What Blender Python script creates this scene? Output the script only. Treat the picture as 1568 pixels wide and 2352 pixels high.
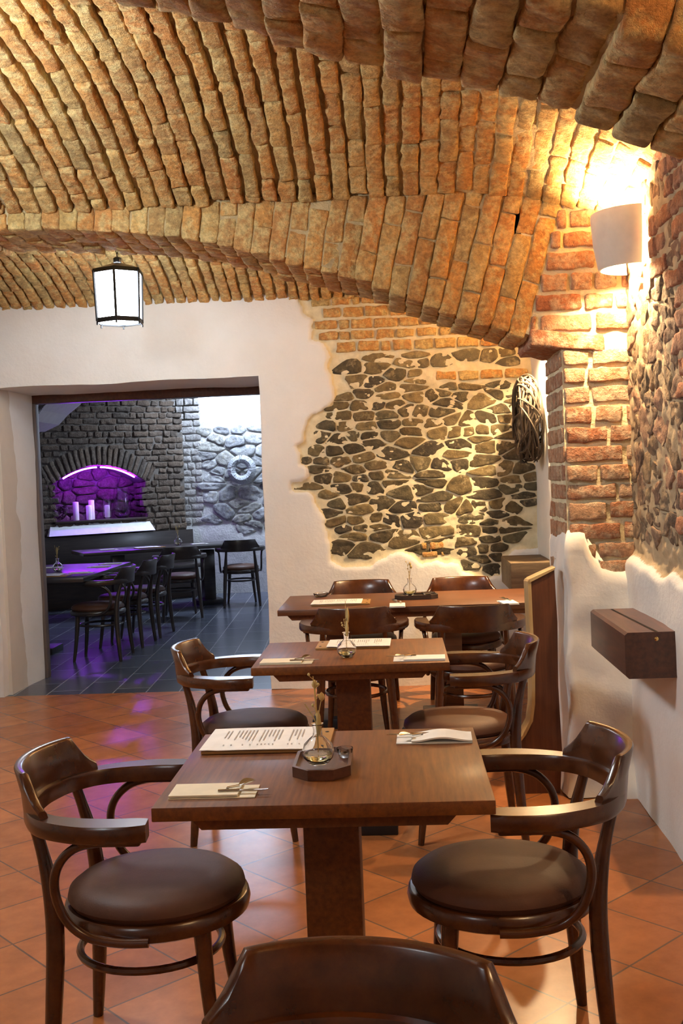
import bpy, bmesh, math, random
import numpy as np
from mathutils import Vector, Matrix, noise
for _o in list(bpy.data.objects): bpy.data.objects.remove(_o)
C = bpy.context.scene.collection
S = bpy.context.scene
PI = math.pi

# ------------------------------------------------------------------ camera
cam_d = bpy.data.cameras.new('camera'); cam = bpy.data.objects.new('camera', cam_d); C.objects.link(cam); S.camera = cam
yaw, pitch, roll = .0522, -.0324, -.0391
cyw, syw, cp, sp = math.cos(yaw), math.sin(yaw), math.cos(pitch), math.sin(pitch)
F = Vector((-syw*cp, cyw*cp, sp)); r0 = Vector((cyw, syw, 0)); u0 = r0.cross(F)
Rt = r0*math.cos(roll) + u0*math.sin(roll); Up = -r0*math.sin(roll) + u0*math.cos(roll)
M = Matrix((Rt, Up, -F)).transposed().to_4x4(); M.translation = (0, 0, 1.5023); cam.matrix_world = M
cam_d.sensor_fit = 'VERTICAL'; cam_d.sensor_height = 36.0; cam_d.lens = 36.0*2424/2352
cam_d.clip_start = .05; cam_d.clip_end = 60
cam_d.dof.use_dof = False

# ------------------------------------------------------------------ world, exposure
S.view_settings.view_transform = 'Standard'; S.view_settings.look = 'None'
S.view_settings.gamma = 1; S.view_settings.use_curve_mapping = False
S.view_settings.exposure = 0.6
w = bpy.data.worlds.new('world'); S.world = w; w.use_nodes = True
w.node_tree.nodes['Background'].inputs[0].default_value = (.6, .65, .8, 1)
w.node_tree.nodes['Background'].inputs[1].default_value = .1

LANTERN_E = 28.0      # emission of the lantern glass
SCONCE_W = 60.0       # power of each wall sconce
SKY_E = 31.0           # daylight panes of the second room
LED_E = 150.0
WARM = (1.0, .68, .36)
NEUT = (.86, .94, 1.0)
DAY = (.62, .76, 1.0)

def point_light(name, loc, power, col, rad=.04):
    l = bpy.data.lights.new(name, 'POINT'); l.energy = power; l.color = col; l.shadow_soft_size = rad
    o = bpy.data.objects.new(name, l); C.objects.link(o); o.location = loc; return o

# ------------------------------------------------------------------ materials
def nmat(name):
    m = bpy.data.materials.new(name); m.use_nodes = True; nt = m.node_tree
    return m, nt, nt.nodes['Principled BSDF']
def N(nt, t, **k):
    n = nt.nodes.new(t)
    for a, b in k.items():
        if a == 'ins':
            for i, v in b.items(): n.inputs[i].default_value = v
        else: setattr(n, a, b)
    return n
def L(nt, a, b): nt.links.new(a, b)
def coords(nt, kind='Object', scale=(1, 1, 1), rot=(0, 0, 0), loc=(0, 0, 0)):
    tc = N(nt, 'ShaderNodeTexCoord'); mp = N(nt, 'ShaderNodeMapping')
    mp.inputs['Scale'].default_value = scale; mp.inputs['Rotation'].default_value = rot; mp.inputs['Location'].default_value = loc
    L(nt, tc.outputs[kind], mp.inputs['Vector']); return mp.outputs[0]
def noise_n(nt, vec, scale, detail=4, rough=.6):
    n = N(nt, 'ShaderNodeTexNoise'); n.inputs['Scale'].default_value = scale; n.inputs['Detail'].default_value = detail
    n.inputs['Roughness'].default_value = rough; L(nt, vec, n.inputs['Vector']); return n.outputs['Fac']
def ramp(nt, fac, stops, interp='LINEAR'):
    r = N(nt, 'ShaderNodeValToRGB'); e = r.color_ramp.elements; r.color_ramp.interpolation = interp
    while len(e) < len(stops): e.new(.5)
    for i, (p, c) in enumerate(stops):
        e[i].position = p; e[i].color = (c[0], c[1], c[2], 1) if hasattr(c, '__len__') else (c, c, c, 1)
    L(nt, fac, r.inputs[0]); return r.outputs[0]
def mix(nt, fac, a, b, mode='MIX'):
    m = N(nt, 'ShaderNodeMix', data_type='RGBA', blend_type=mode)
    for sock, v in ((m.inputs[0], fac), (m.inputs[6], a), (m.inputs[7], b)):
        if hasattr(v, 'links') or hasattr(v, 'is_linked'): L(nt, v, sock)
        else: sock.default_value = v if not hasattr(v, '__len__') else (v[0], v[1], v[2], 1)
    return m.outputs[2]
def bump(nt, p, h, strength=.5, dist=.01):
    b = N(nt, 'ShaderNodeBump'); b.inputs['Strength'].default_value = strength; b.inputs['Distance'].default_value = dist
    L(nt, h, b.inputs['Height']); L(nt, b.outputs[0], p.inputs['Normal'])
def brick_mat(name, cols, lime, lime_amt=.45, rough=.9, bs=.8):
    m, nt, p = nmat(name); v = coords(nt)
    g = N(nt, 'ShaderNodeNewGeometry')
    base = ramp(nt, g.outputs['Random Per Island'], [(i/(len(cols)-1), c) for i, c in enumerate(cols)])
    n1 = noise_n(nt, v, 17, 5, .7); n2 = noise_n(nt, v, 42, 5, .75)
    f = N(nt, 'ShaderNodeMath', operation='MULTIPLY'); f.inputs[1].default_value = lime_amt
    L(nt, ramp(nt, n1, [(.46, 0), (.60, 1)]), f.inputs[0])
    c = mix(nt, f.outputs[0], base, lime)
    c = mix(nt, .7, c, ramp(nt, n2, [(.32, .30), (.62, 1.05)]), 'MULTIPLY')
    L(nt, c, p.inputs['Base Color']); p.inputs['Roughness'].default_value = rough
    h = N(nt, 'ShaderNodeMath', operation='ADD'); L(nt, n2, h.inputs[0]); L(nt, noise_n(nt, v, 20, 3), h.inputs[1])
    bump(nt, p, h.outputs[0], bs, .018); return m
BR = [(.60, .28, .08), (.74, .38, .11), (.58, .29, .09), (.76, .47, .16), (.48, .33, .13), (.70, .31, .09), (.60, .42, .15)]
M_vault = brick_mat('vault_brick', BR, (.82, .64, .28), .7)
M_pier = brick_mat('pier_brick', [(.50, .22, .11), (.62, .33, .18), (.42, .15, .07), (.60, .40, .26), (.55, .27, .14)], (.74, .60, .42), .6, bs=1.0)
M_dbrick = brick_mat('old_grey_brick', [(.11, .075, .05), (.15, .10, .065), (.08, .06, .045), (.18, .125, .085)], (.24, .19, .14), .4)
def simple_noise(name, a, b, sc, rough=.85, bs=.4, bd=.01, bsc=None, det=5):
    m, nt, p = nmat(name); v = coords(nt)
    n = noise_n(nt, v, sc, det, .6)
    L(nt, ramp(nt, n, [(.3, a), (.7, b)]), p.inputs['Base Color']); p.inputs['Roughness'].default_value = rough
    bump(nt, p, noise_n(nt, v, bsc or sc*4, 5, .65), bs, bd); return m
M_mortar = simple_noise('vault_mortar', (.42, .30, .15), (.64, .50, .27), 14, .95, .8, .015)
M_lime = simple_noise('lime_mortar', (.60, .52, .32), (.80, .73, .52), 12, .95, .8, .012, 40)
M_plaster = simple_noise('white_plaster', (.78, .765, .72), (.85, .84, .81), 2.5, .75, .35, .012, 7)
M_plain = simple_noise('plain_plaster', (.62, .56, .48), (.70, .64, .55), 2, .9, .2)
M_plainbrick = simple_noise('plain_vault', (.50, .27, .11), (.62, .38, .18), 6, .95, .6)
def wall_mix(name, ma, mb):
    m, nt, p = nmat(name); v = coords(nt); at = N(nt, 'ShaderNodeAttribute'); at.attribute_name = 'plaster_mask'
    ca = ramp(nt, noise_n(nt, v, 2.5, 5), [(.3, (.78, .765, .72)), (.7, (.85, .84, .81))])
    nb = noise_n(nt, v, 13, 5); cb = ramp(nt, nb, [(.3, ma), (.7, mb)])
    ad = N(nt, 'ShaderNodeMath', operation='MULTIPLY_ADD'); ad.inputs[1].default_value = .5; L(nt, noise_n(nt, v, 60, 4), ad.inputs[0]); L(nt, at.outputs['Fac'], ad.inputs[2])
    f = ramp(nt, ad.outputs[0], [(.50, 0), (.66, 1)])
    L(nt, mix(nt, f, cb, ca), p.inputs['Base Color']); p.inputs['Roughness'].default_value = .88
    bump(nt, p, noise_n(nt, v, 36, 5), .35, .010); return m
M_wallmix = wall_mix('plaster_over_masonry', (.60, .52, .32), (.80, .73, .52))
M_wallmix2 = wall_mix('plaster_over_rubble', (.36, .27, .16), (.56, .45, .29))
def stone_mat(name, cols, bs=.9):
    m, nt, p = nmat(name); v = coords(nt); g = N(nt, 'ShaderNodeNewGeometry')
    base = ramp(nt, g.outputs['Random Per Island'], [(i/(len(cols)-1), c) for i, c in enumerate(cols)])
    n1 = noise_n(nt, v, 22, 6, .7); c = mix(nt, .8, base, ramp(nt, n1, [(.3, .3), (.72, 1.5)]), 'MULTIPLY')
    c = mix(nt, ramp(nt, noise_n(nt, v, 14, 5, .7), [(.56, 0), (.72, .6)]), c, (.50, .42, .25))
    L(nt, c, p.inputs['Base Color']); p.inputs['Roughness'].default_value = .88
    bump(nt, p, n1, bs*.7, .02); return m
M_stone = stone_mat('field_stone', [(.10, .075, .035), (.17, .125, .055), (.11, .09, .05), (.05, .042, .03), (.24, .18, .08), (.13, .11, .06), (.06, .05, .03), (.09, .07, .035)])
M_stone2 = stone_mat('grey_stone', [(.34, .34, .33), (.46, .45, .43), (.24, .24, .25), (.40, .38, .33)])
M_gmortar = simple_noise('grey_mortar', (.50, .49, .46), (.66, .64, .60), 12, .95, .8, .012, 40)
M_dmortar = simple_noise('dark_mortar', (.10, .085, .07), (.19, .16, .13), 12, .95, .8, .012, 40)
def wood_mat(name, a, b, rough=.3, scale=(3, 40, 40), coat=.5):
    m, nt, p = nmat(name); v = coords(nt, 'Object', scale)
    n = noise_n(nt, v, 1.6, 6, .65); v2 = coords(nt, 'Object', (2, 2, 2)); n2 = noise_n(nt, v2, 2.5, 3)
    c = ramp(nt, n, [(.3, a), (.72, b)]); c = mix(nt, .35, c, ramp(nt, n2, [(.3, .55), (.7, 1.2)]), 'MULTIPLY')
    L(nt, c, p.inputs['Base Color']); p.inputs['Roughness'].default_value = rough
    p.inputs['Coat Weight'].default_value = coat; p.inputs['Coat Roughness'].default_value = .22
    bump(nt, p, n, .08, .002); return m
M_table = wood_mat('table_wood', (.10, .026, .002), (.22, .068, .006), .55, (40, 2.5, 40), .08)
M_tablex = wood_mat('long_table_wood', (.085, .026, .007), (.18, .062, .018), .48, (2.5, 40, 40), .12)
M_chair = wood_mat('chair_wood', (.042, .010, .002), (.095, .026, .005), .27, (9, 9, 9), .45)
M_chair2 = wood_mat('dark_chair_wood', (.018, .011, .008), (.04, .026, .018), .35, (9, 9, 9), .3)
M_dark = wood_mat('dark_wood', (.03, .018, .012), (.06, .035, .022), .5, (3, 30, 30), .2)
M_beam = wood_mat('beam_wood', (.05, .016, .008), (.12, .04, .018), .42, (30, 3, 30), .35)
M_beam2 = wood_mat('weathered_beam', (.08, .052, .028), (.20, .14, .075), .7, (3, 30, 30), 0)
M_plank = wood_mat('plank_wood', (.075, .022, .008), (.16, .055, .02), .5, (30, 30, 2), .2)
M_sap = wood_mat('sapwood', (.42, .28, .12), (.62, .46, .22), .6, (30, 30, 2), .1)
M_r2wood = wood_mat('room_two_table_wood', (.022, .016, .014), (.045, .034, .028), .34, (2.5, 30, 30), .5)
m, nt, p = nmat('leather'); M_leather = m
v = coords(nt); L(nt, ramp(nt, noise_n(nt, v, 6, 4), [(.3, (.075, .030, .017)), (.7, (.115, .048, .027))]), p.inputs['Base Color'])
p.inputs['Roughness'].default_value = .55; p.inputs['Specular IOR Level'].default_value = .3; bump(nt, p, noise_n(nt, v, 220, 3), .25, .002)
def plain(name, col, rough=.5, metal=0, **k):
    m, nt, p = nmat(name); v = coords(nt)
    n = noise_n(nt, v, 18, 3)
    L(nt, ramp(nt, n, [(.2, tuple(x*.9 for x in col)), (.8, tuple(min(1, x*1.06) for x in col))]), p.inputs['Base Color'])
    p.inputs['Roughness'].default_value = rough; p.inputs['Metallic'].default_value = metal
    for a, b in k.items(): p.inputs[a.replace('_', ' ')].default_value = b
    return m
M_black = plain('black_iron', (.03, .03, .033), .45, .6)
M_steel = plain('steel', (.62, .60, .56), .18, 1)
M_brass = plain('brass', (.75, .5, .18), .25, 1)
M_paper = plain('paper', (.90, .87, .82), .8)
M_print = plain('print_ink', (.42, .38, .36), .8)
M_clip = plain('clipboard_wood', (.40, .22, .07), .5)
M_nap = plain('cream_napkin', (.82, .74, .56), .9)
M_napw = plain('white_napkin', (.90, .88, .82), .9)
M_candle = plain('candle_wax', (.88, .84, .76), .5)
M_stem = plain('dried_grass', (.62, .46, .18), .8)
M_twig = plain('twig', (.055, .038, .024), .8)
M_straw = plain('grey_straw', (.42, .43, .44), .8)
M_white = plain('white_paint', (.8, .8, .8), .5)
M_shade = plain('sconce_plaster', (.78, .73, .64), .8)
def glass_mat(name, col=(1, 1, 1), rough=0.0):
    m, nt, p = nmat(name); p.inputs['Base Color'].default_value = (*col, 1); p.inputs['Roughness'].default_value = rough
    p.inputs['Transmission Weight'].default_value = 1; p.inputs['IOR'].default_value = 1.45; return m
M_glass = glass_mat('clear_glass')
M_water = glass_mat('pale_oil', (.95, .9, .55))
def emit_mat(name, col, s):
    m, nt, p = nmat(name); p.inputs['Base Color'].default_value = (*col, 1)
    p.inputs['Emission Color'].default_value = (*col, 1); p.inputs['Emission Strength'].default_value = s; return m
M_lglass = emit_mat('lantern_glass', NEUT, LANTERN_E)
M_lglass2 = emit_mat('bright_lantern_glass', NEUT, LANTERN_E*3.2)
M_sky = emit_mat('daylight_pane', DAY, SKY_E)
M_led = emit_mat('purple_led', (.30, .02, 1.0), LED_E)
M_bulb = emit_mat('sconce_bulb', WARM, 30)
def tile_mat(name, c1, c2, grout, bw, bh, rot, loc, off, rough, ms=.004):
    m, nt, p = nmat(name); v = coords(nt, 'Object', (1, 1, 1), (0, 0, rot), loc)
    b = N(nt, 'ShaderNodeTexBrick'); b.offset = off; b.squash = 1; b.inputs['Scale'].default_value = 1
    b.inputs['Brick Width'].default_value = bw; b.inputs['Row Height'].default_value = bh
    b.inputs['Mortar Size'].default_value = ms; b.inputs['Mortar Smooth'].default_value = .3; b.inputs['Bias'].default_value = 0
    b.inputs['Color1'].default_value = (*c1, 1); b.inputs['Color2'].default_value = (*c2, 1); b.inputs['Mortar'].default_value = (*grout, 1)
    L(nt, v, b.inputs['Vector'])
    n = noise_n(nt, v, 7, 6, .65)
    c = mix(nt, .6, b.outputs['Color'], ramp(nt, n, [(.3, .62), (.7, 1.2)]), 'MULTIPLY')
    L(nt, c, p.inputs['Base Color'])
    p.inputs['Roughness'].default_value = rough; p.inputs['Specular IOR Level'].default_value = .4
    inv = N(nt, 'ShaderNodeMath', operation='MULTIPLY_ADD'); inv.inputs[1].default_value = -1; inv.inputs[2].default_value = 1
    L(nt, b.outputs['Fac'], inv.inputs[0])
    ad = N(nt, 'ShaderNodeMath', operation='MULTIPLY_ADD'); ad.inputs[1].default_value = .15
    L(nt, n, ad.inputs[0]); L(nt, inv.outputs[0], ad.inputs[2])
    return m
M_tile = tile_mat('terracotta_tile', (.37, .125, .038), (.50, .185, .060), (.19, .105, .06), .31, .31, -PI/4, (-.22, -.232, 0), 0, .27)
M_slate = tile_mat('slate_tile', (.060, .068, .095), (.105, .115, .15), (.33, .33, .33), .6, .245, PI/2-math.radians(3), (0, 0, 0), .5, .24, .005)

# ------------------------------------------------------------------ mesh helpers
def obj(name, verts, faces, m, parent=None, smooth=True, autos=None):
    me = bpy.data.meshes.new(name)
    me.from_pydata([tuple(v) for v in verts], [], faces); me.materials.append(m)
    if smooth: me.polygons.foreach_set('use_smooth', [True]*len(me.polygons))
    me.update(); o = bpy.data.objects.new(name, me); C.objects.link(o)
    if parent: o.parent = parent
    if autos: autosmooth(o, autos)
    return o
def autosmooth(o, deg):
    me = o.data; bm = bmesh.new(); bm.from_mesh(me); th = math.radians(deg)
    for e in bm.edges:
        if len(e.link_faces) == 2 and e.calc_face_angle(0) > th: e.smooth = False
    bm.to_mesh(me); bm.free()
class MB:
    """collects shapes into one mesh"""
    def __init__(s): s.v = []; s.f = []
    def add(s, v, f):
        n = len(s.v); s.v.extend([tuple(x) for x in v]); s.f.extend([tuple(i+n for i in q) for q in f]); return s
    def box(s, c, d, bev=.003, rz=0, M=None, seg=2):
        bm = bmesh.new(); bmesh.ops.create_cube(bm, size=1)
        for q in bm.verts: q.co = Vector((q.co.x*d[0], q.co.y*d[1], q.co.z*d[2]))
        if bev: bmesh.ops.bevel(bm, geom=bm.edges[:], offset=min(bev, min(d)*.45), segments=seg, affect='EDGES', profile=.5)
        T = Matrix.Translation(c) @ (M or Matrix.Rotation(rz, 4, 'Z'))
        bm.verts.ensure_lookup_table(); bm.verts.index_update()
        v = [T @ q.co for q in bm.verts]; f = [[a.index for a in q.verts] for q in bm.faces]; bm.free()
        return s.add(v, f)
    def tube(s, pts, r, seg=10, cap=True, closed=False, flat=None):
        P = [Vector(q) for q in pts]; n = len(P); rs = r if hasattr(r, '__len__') else [r]*n; v = []; f = []
        up = Vector((0, 0, 1)); prev = None
        for i in range(n):
            if closed: t = P[(i+1) % n]-P[i-1]
            else: t = P[min(i+1, n-1)]-P[max(i-1, 0)]
            t.normalize()
            if prev is None: a = t.cross(up if abs(t.z) < .95 else Vector((1, 0, 0)))
            else: a = prev-t*prev.dot(t)
            a.normalize(); prev = a; b = t.cross(a)
            for k in range(seg):
                an = 2*PI*k/seg; v.append(P[i]+(a*math.cos(an)+b*math.sin(an))*rs[i])
        m = n if closed else n-1
        for i in range(m):
            for k in range(seg):
                j = (i+1) % n; f.append((i*seg+k, i*seg+(k+1) % seg, j*seg+(k+1) % seg, j*seg+k))
        if cap and not closed: f.append(tuple(range(seg))[::-1]); f.append(tuple((n-1)*seg+k for k in range(seg)))
        return s.add(v, f)
    def lathe(s, prof, c=(0, 0, 0), seg=32, sx=1, sy=1):
        v = []; f = []; n = len(prof)
        for r, z in prof:
            for k in range(seg): a = 2*PI*k/seg; v.append((c[0]+r*sx*math.cos(a), c[1]+r*sy*math.sin(a), c[2]+z))
        for i in range(n-1):
            for k in range(seg): f.append((i*seg+k, i*seg+(k+1) % seg, (i+1)*seg+(k+1) % seg, (i+1)*seg+k))
        if prof[0][0] > 1e-4: f.append(tuple(range(seg))[::-1])
        if prof[-1][0] > 1e-4: f.append(tuple((n-1)*seg+k for k in range(seg)))
        return s.add(v, f)
    def prism(s, poly, axis, a0, a1):
        """extrude a 2D polygon; axis 'x','y','z' is the extrusion axis"""
        def P(u, w_, a): return {'x': (a, u, w_), 'y': (u, a, w_), 'z': (u, w_, a)}[axis]
        n = len(poly); v = [P(u, q, a0) for u, q in poly]+[P(u, q, a1) for u, q in poly]
        f = [tuple(range(n)), tuple(range(2*n-1, n-1, -1))]+[(i, (i+1) % n, n+(i+1) % n, n+i) for i in range(n)]
        return s.add(v, f)
    def sweep(s, pts, prof_fn, cap=True):
        """pts: list of (x,y,z); prof_fn(i,t)-> list of (out,up) offsets; out = horizontal normal of the path"""
        P = [Vector(q) for q in pts]; n = len(P); v = []; f = []; m = None
        for i in range(n):
            t = P[min(i+1, n-1)]-P[max(i-1, 0)]; t.z = 0; t.normalize(); out = Vector((t.y, -t.x, 0))
            pr = prof_fn(i, i/(n-1)); m = len(pr)
            for a, b in pr: v.append(P[i]+out*a+Vector((0, 0, b)))
        for i in range(n-1):
            for k in range(m): f.append((i*m+k, i*m+(k+1) % m, (i+1)*m+(k+1) % m, (i+1)*m+k))
        if cap: f.append(tuple(range(m))[::-1]); f.append(tuple((n-1)*m+k for k in range(m)))
        return s.add(v, f)
    def obj(s, name, m, parent=None, smooth=True, autos=40):
        o = obj(name, s.v, s.f, m, parent, smooth)
        bm = bmesh.new(); bm.from_mesh(o.data); bmesh.ops.recalc_face_normals(bm, faces=bm.faces)
        th = math.radians(autos)
        for e in bm.edges:
            if len(e.link_faces) == 2 and e.calc_face_angle(0) > th: e.smooth = False
        bm.to_mesh(o.data); bm.free(); return o
def cr(pts, n=8, closed=False):
    """Catmull-Rom resample"""
    P = [np.array(q, float) for q in pts]; out = []; k = len(P)
    for i in range(k if closed else k-1):
        a = P[(i-1) % k] if closed or i > 0 else P[0]; b = P[i]; c = P[(i+1) % k]; d = P[(i+2) % k] if closed or i < k-2 else P[-1]
        for j in range(n):
            t = j/n; out.append(.5*((2*b)+(-a+c)*t+(2*a-5*b+4*c-d)*t*t+(-a+3*b-3*c+d)*t**3))
    if not closed: out.append(P[-1])
    return out
def empty(name, loc, rz=0, label=None, cat=None, group=None):
    o = bpy.data.objects.new(name, None); C.objects.link(o); o.location = loc; o.rotation_euler = (0, 0, rz); o.empty_display_size = .1
    tag(o, label, cat, group); return o
def tag(o, label=None, cat=None, group=None, kind=None):
    if label: o['label'] = label
    if cat: o['category'] = cat
    if group: o['group'] = group
    if kind: o['kind'] = kind
    return o
def struct(o): o['kind'] = 'structure'; return o
def dup(root, loc, rz, label, group=None, mats=None):
    def cp(o, par):
        c = o.copy(); C.objects.link(c); c.parent = par
        if mats and c.type == 'MESH' and c.data.materials and c.data.materials[0].name in mats:
            c.material_slots[0].link = 'OBJECT'; c.material_slots[0].material = mats[c.data.materials[0].name]
        for ch in kids.get(o.name, []): cp(ch, c)
        return c
    kids = {}
    for o in bpy.data.objects:
        if o.parent: kids.setdefault(o.parent.name, []).append(o)
    r = cp(root, None); r.location = loc; r.rotation_euler = (0, 0, rz); r['label'] = label
    if group: r['group'] = group
    elif 'group' in r: del r['group']
    return r

# ------------------------------------------------------------------ masonry helpers
_T = {}
def template(nx, ny, nz):
    if (nx, ny, nz) in _T: return _T[(nx, ny, nz)]
    idx = {}; V = []; Fc = []
    def vi(i, j, k):
        if (i, j, k) not in idx: idx[(i, j, k)] = len(V); V.append((i, j, k))
        return idx[(i, j, k)]
    for i in range(nx):
        for j in range(ny):
            Fc.append((vi(i, j, 0), vi(i, j+1, 0), vi(i+1, j+1, 0), vi(i+1, j, 0))); Fc.append((vi(i, j, nz), vi(i+1, j, nz), vi(i+1, j+1, nz), vi(i, j+1, nz)))
    for i in range(nx):
        for k in range(nz):
            Fc.append((vi(i, 0, k), vi(i+1, 0, k), vi(i+1, 0, k+1), vi(i, 0, k+1))); Fc.append((vi(i, ny, k), vi(i, ny, k+1), vi(i+1, ny, k+1), vi(i+1, ny, k)))
    for j in range(ny):
        for k in range(nz):
            Fc.append((vi(0, j, k), vi(0, j, k+1), vi(0, j+1, k+1), vi(0, j+1, k))); Fc.append((vi(nx, j, k), vi(nx, j+1, k), vi(nx, j+1, k+1), vi(nx, j, k+1)))
    _T[(nx, ny, nz)] = (np.array(V), np.array(Fc)); return _T[(nx, ny, nz)]
class Masonry:
    def __init__(s, seed=1): s.V = []; s.F = []; s.n = 0; s.rng = np.random.RandomState(seed)
    def block(s, c, X, Y, Z, l, w_, h, r=.012, amp=.006, nx=6, ny=3, nz=3, freq=14):
        T, Fc = template(nx, ny, nz); P = np.empty(T.shape)
        for a, (n, Ln) in enumerate(((nx, l), (ny, w_), (nz, h))):
            rr = min(r, Ln*.42)
            pos = np.concatenate(([-Ln/2], np.linspace(-Ln/2+rr, Ln/2-rr, n-1), [Ln/2])); P[:, a] = pos[T[:, a]]
        hb = np.array([max(l/2-r, l*.08), max(w_/2-r, w_*.08), max(h/2-r, h*.08)]); q = np.clip(P, -hb, hb); d = P-q
        ln = np.linalg.norm(d, axis=1); m = ln > 1e-9
        P[m] = q[m]+d[m]/ln[m][:, None]*np.minimum(ln[m], r)[:, None]
        # worn corners
        P *= 1+s.rng.uniform(-.02, .02, 3)
        G = np.asarray(c)+P[:, :1]*X+P[:, 1:2]*Y+P[:, 2:]*Z
        off = np.array([noise.noise_vector(Vector(g*freq+s.n % 97)) for g in G])
        off2 = np.array([noise.noise_vector(Vector(g*freq*3.1+11)) for g in G])
        G = G+off*amp*1.5+off2*amp*.7
        s.V.append(G); s.F.append(Fc+s.n); s.n += len(G)
    def raw(s, V, Fq):
        s.V.append(np.asarray(V)); s.F.append([tuple(i+s.n for i in q) for q in Fq]); s.n += len(V)
    def obj(s, name, m, parent=None):
        V = np.concatenate(s.V); faces = []
        for q in s.F: faces.extend([tuple(int(i) for i in a) for a in q])
        return obj(name, V, faces, m, parent, True)
def A(*v): return np.array(v, float)
def brick_wall(ms, o, U, Nn, u0, u1, z0, z1, pitch=.086, bl=.29, gap=.012, depth=.07, proud=.0, inside=None, amp=.006, jit=.004, r=.012, seed=3, headers=.35, u0fn=None):
    """horizontal courses; o + U*u + z ; Nn = outward normal; faces lie at the plane + proud"""
    rng = np.random.RandomState(seed); z = z0; row = 0; Zv = A(0, 0, 1)
    while z < z1-.02:
        ph = min(pitch*rng.uniform(.92, 1.08), z1-z); u = u0-(rng.uniform(.3, .7)*bl if row % 2 else 0)
        lo = u0 if u0fn is None else u0fn(z+ph/2)
        while u < u1-.01:
            ln = bl*rng.uniform(.85, 1.08)
            if rng.rand() < headers: ln *= .48
            a, b = max(u, lo), min(u+ln, u1)
            if b-a > .035:
                uc, zc = (a+b)/2, z+ph/2
                if inside is None or inside(uc, zc):
                    c = o+U*uc+Nn*(proud-depth/2+rng.uniform(-jit, jit))+Zv*zc
                    ms.block(c, U, Nn, Zv, b-a-gap*rng.uniform(.7, 1.3), depth, ph-gap*rng.uniform(.7, 1.3), r, amp, 9, 2, 4)
            u += ln
        z += ph; row += 1
def clip_poly(poly, nx, ny, d):
    out = []
    for i in range(len(poly)):
        a = poly[i]; b = poly[(i+1) % len(poly)]; da = a[0]*nx+a[1]*ny-d; db = b[0]*nx+b[1]*ny-d
        if da <= 0: out.append(a)
        if (da < 0 < db) or (db < 0 < da):
            t = da/(da-db); out.append((a[0]+(b[0]-a[0])*t, a[1]+(b[1]-a[1])*t))
    return out
def stones(ms, o, U, Nn, u0, u1, z0, z1, inside, row=.085, wid=.17, gap=.012, proud=.016, seed=5, asp=1.7, drop=.22, amp=.006, bigs=(), guards=()):
    rng = np.random.RandomState(seed); pts = []; z = z0
    while z < z1:
        rh = row*rng.uniform(.6, 1.25); u = u0-rng.uniform(0, wid)
        while u < u1+wid:
            wd = wid*rng.uniform(.5, 1.5)
            if rng.rand() > drop: pts.append((u+wd/2, (z+rh/2+rng.uniform(-.22, .22)*rh)*asp))
            u += wd
        z += rh
    for bx_, bz_, br_ in bigs: pts = [q for q in pts if math.hypot(q[0]-bx_, (q[1]/asp-bz_)*1.2) > br_]+[(bx_, bz_*asp)]
    n_real = len(pts); pts = np.array(list(pts)+[(a, b*asp) for a, b in guards])
    for i, pt in enumerate(pts[:n_real]):
        if not inside(pt[0], pt[1]/asp): continue
        poly = [(pt[0]-.3, pt[1]-.3), (pt[0]+.3, pt[1]-.3), (pt[0]+.3, pt[1]+.3), (pt[0]-.3, pt[1]+.3)]
        d2 = ((pts-pt)**2).sum(1); nn = np.argsort(d2)[1:18]
        for j in nn:
            q = pts[j]; nx_, ny_ = q-pt; ln = math.hypot(nx_, ny_)
            if ln < 1e-6: continue
            nx_ /= ln; ny_ /= ln; g = gap*(1 if abs(ny_) < .5 else asp*.8)*rng.uniform(.4, 1.1)
            poly = clip_poly(poly, nx_, ny_, pt[0]*nx_+pt[1]*ny_+ln/2-g/2)
            if len(poly) < 3: break
        if len(poly) < 3: continue
        P = np.array([(a, b/asp) for a, b in poly])
        for _ in range(1):  # corner cutting
            Q = []
            for k in range(len(P)):
                a = P[k]; b = P[(k+1) % len(P)]; Q += [a*.88+b*.12, a*.12+b*.88]
            P = np.array(Q)
        # resample to 14 points
        seg = np.linalg.norm(np.roll(P, -1, 0)-P, axis=1); cum = np.concatenate(([0], np.cumsum(seg))); tot = cum[-1]
        if tot < .08: continue
        R_ = []
        for k in range(16):
            t = tot*k/16; j = min(np.searchsorted(cum, t, 'right')-1, len(P)-1); f = (t-cum[j])/max(seg[j], 1e-6)
            R_.append(P[j]*(1-f)+P[(j+1) % len(P)]*f)
        R_ = np.array(R_); cen = R_.mean(0); size = min(np.ptp(R_[:, 0]), np.ptp(R_[:, 1]))
        hgt = proud*rng.uniform(.5, 1.5); tilt = rng.uniform(-.12, .12, 2)
        V = []; ph = rng.uniform(0, 100)
        for sc, h in ((1.03, -.03), (1.0, hgt*.55), (.955, hgt*.95), (.68, hgt*1.02), (.34, hgt*1.04)):
            for q in R_:
                w2 = cen+(q-cen)*sc; hh = h
                nv = noise.noise(Vector((w2[0]*22, w2[1]*30, ph)))
                if h > 0: hh = h+nv*amp*1.6+float(np.dot(w2-cen, tilt))*.7
                nv2 = noise.noise(Vector((w2[0]*18, w2[1]*26, ph+9)))*.006
                V.append(o+U*(w2[0]+nv2)+Nn*hh+A(0, 0, w2[1]+nv2))
        V.append(o+U*cen[0]+Nn*(hgt*1.08)+A(0, 0, cen[1])); Fq = []
        for k in range(4):
            for j in range(16): Fq.append((k*16+j, k*16+(j+1) % 16, (k+1)*16+(j+1) % 16, (k+1)*16+j))
        for j in range(16): Fq.append((64+j, 64+(j+1) % 16, 80))
        ms.raw(V, Fq)
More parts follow.
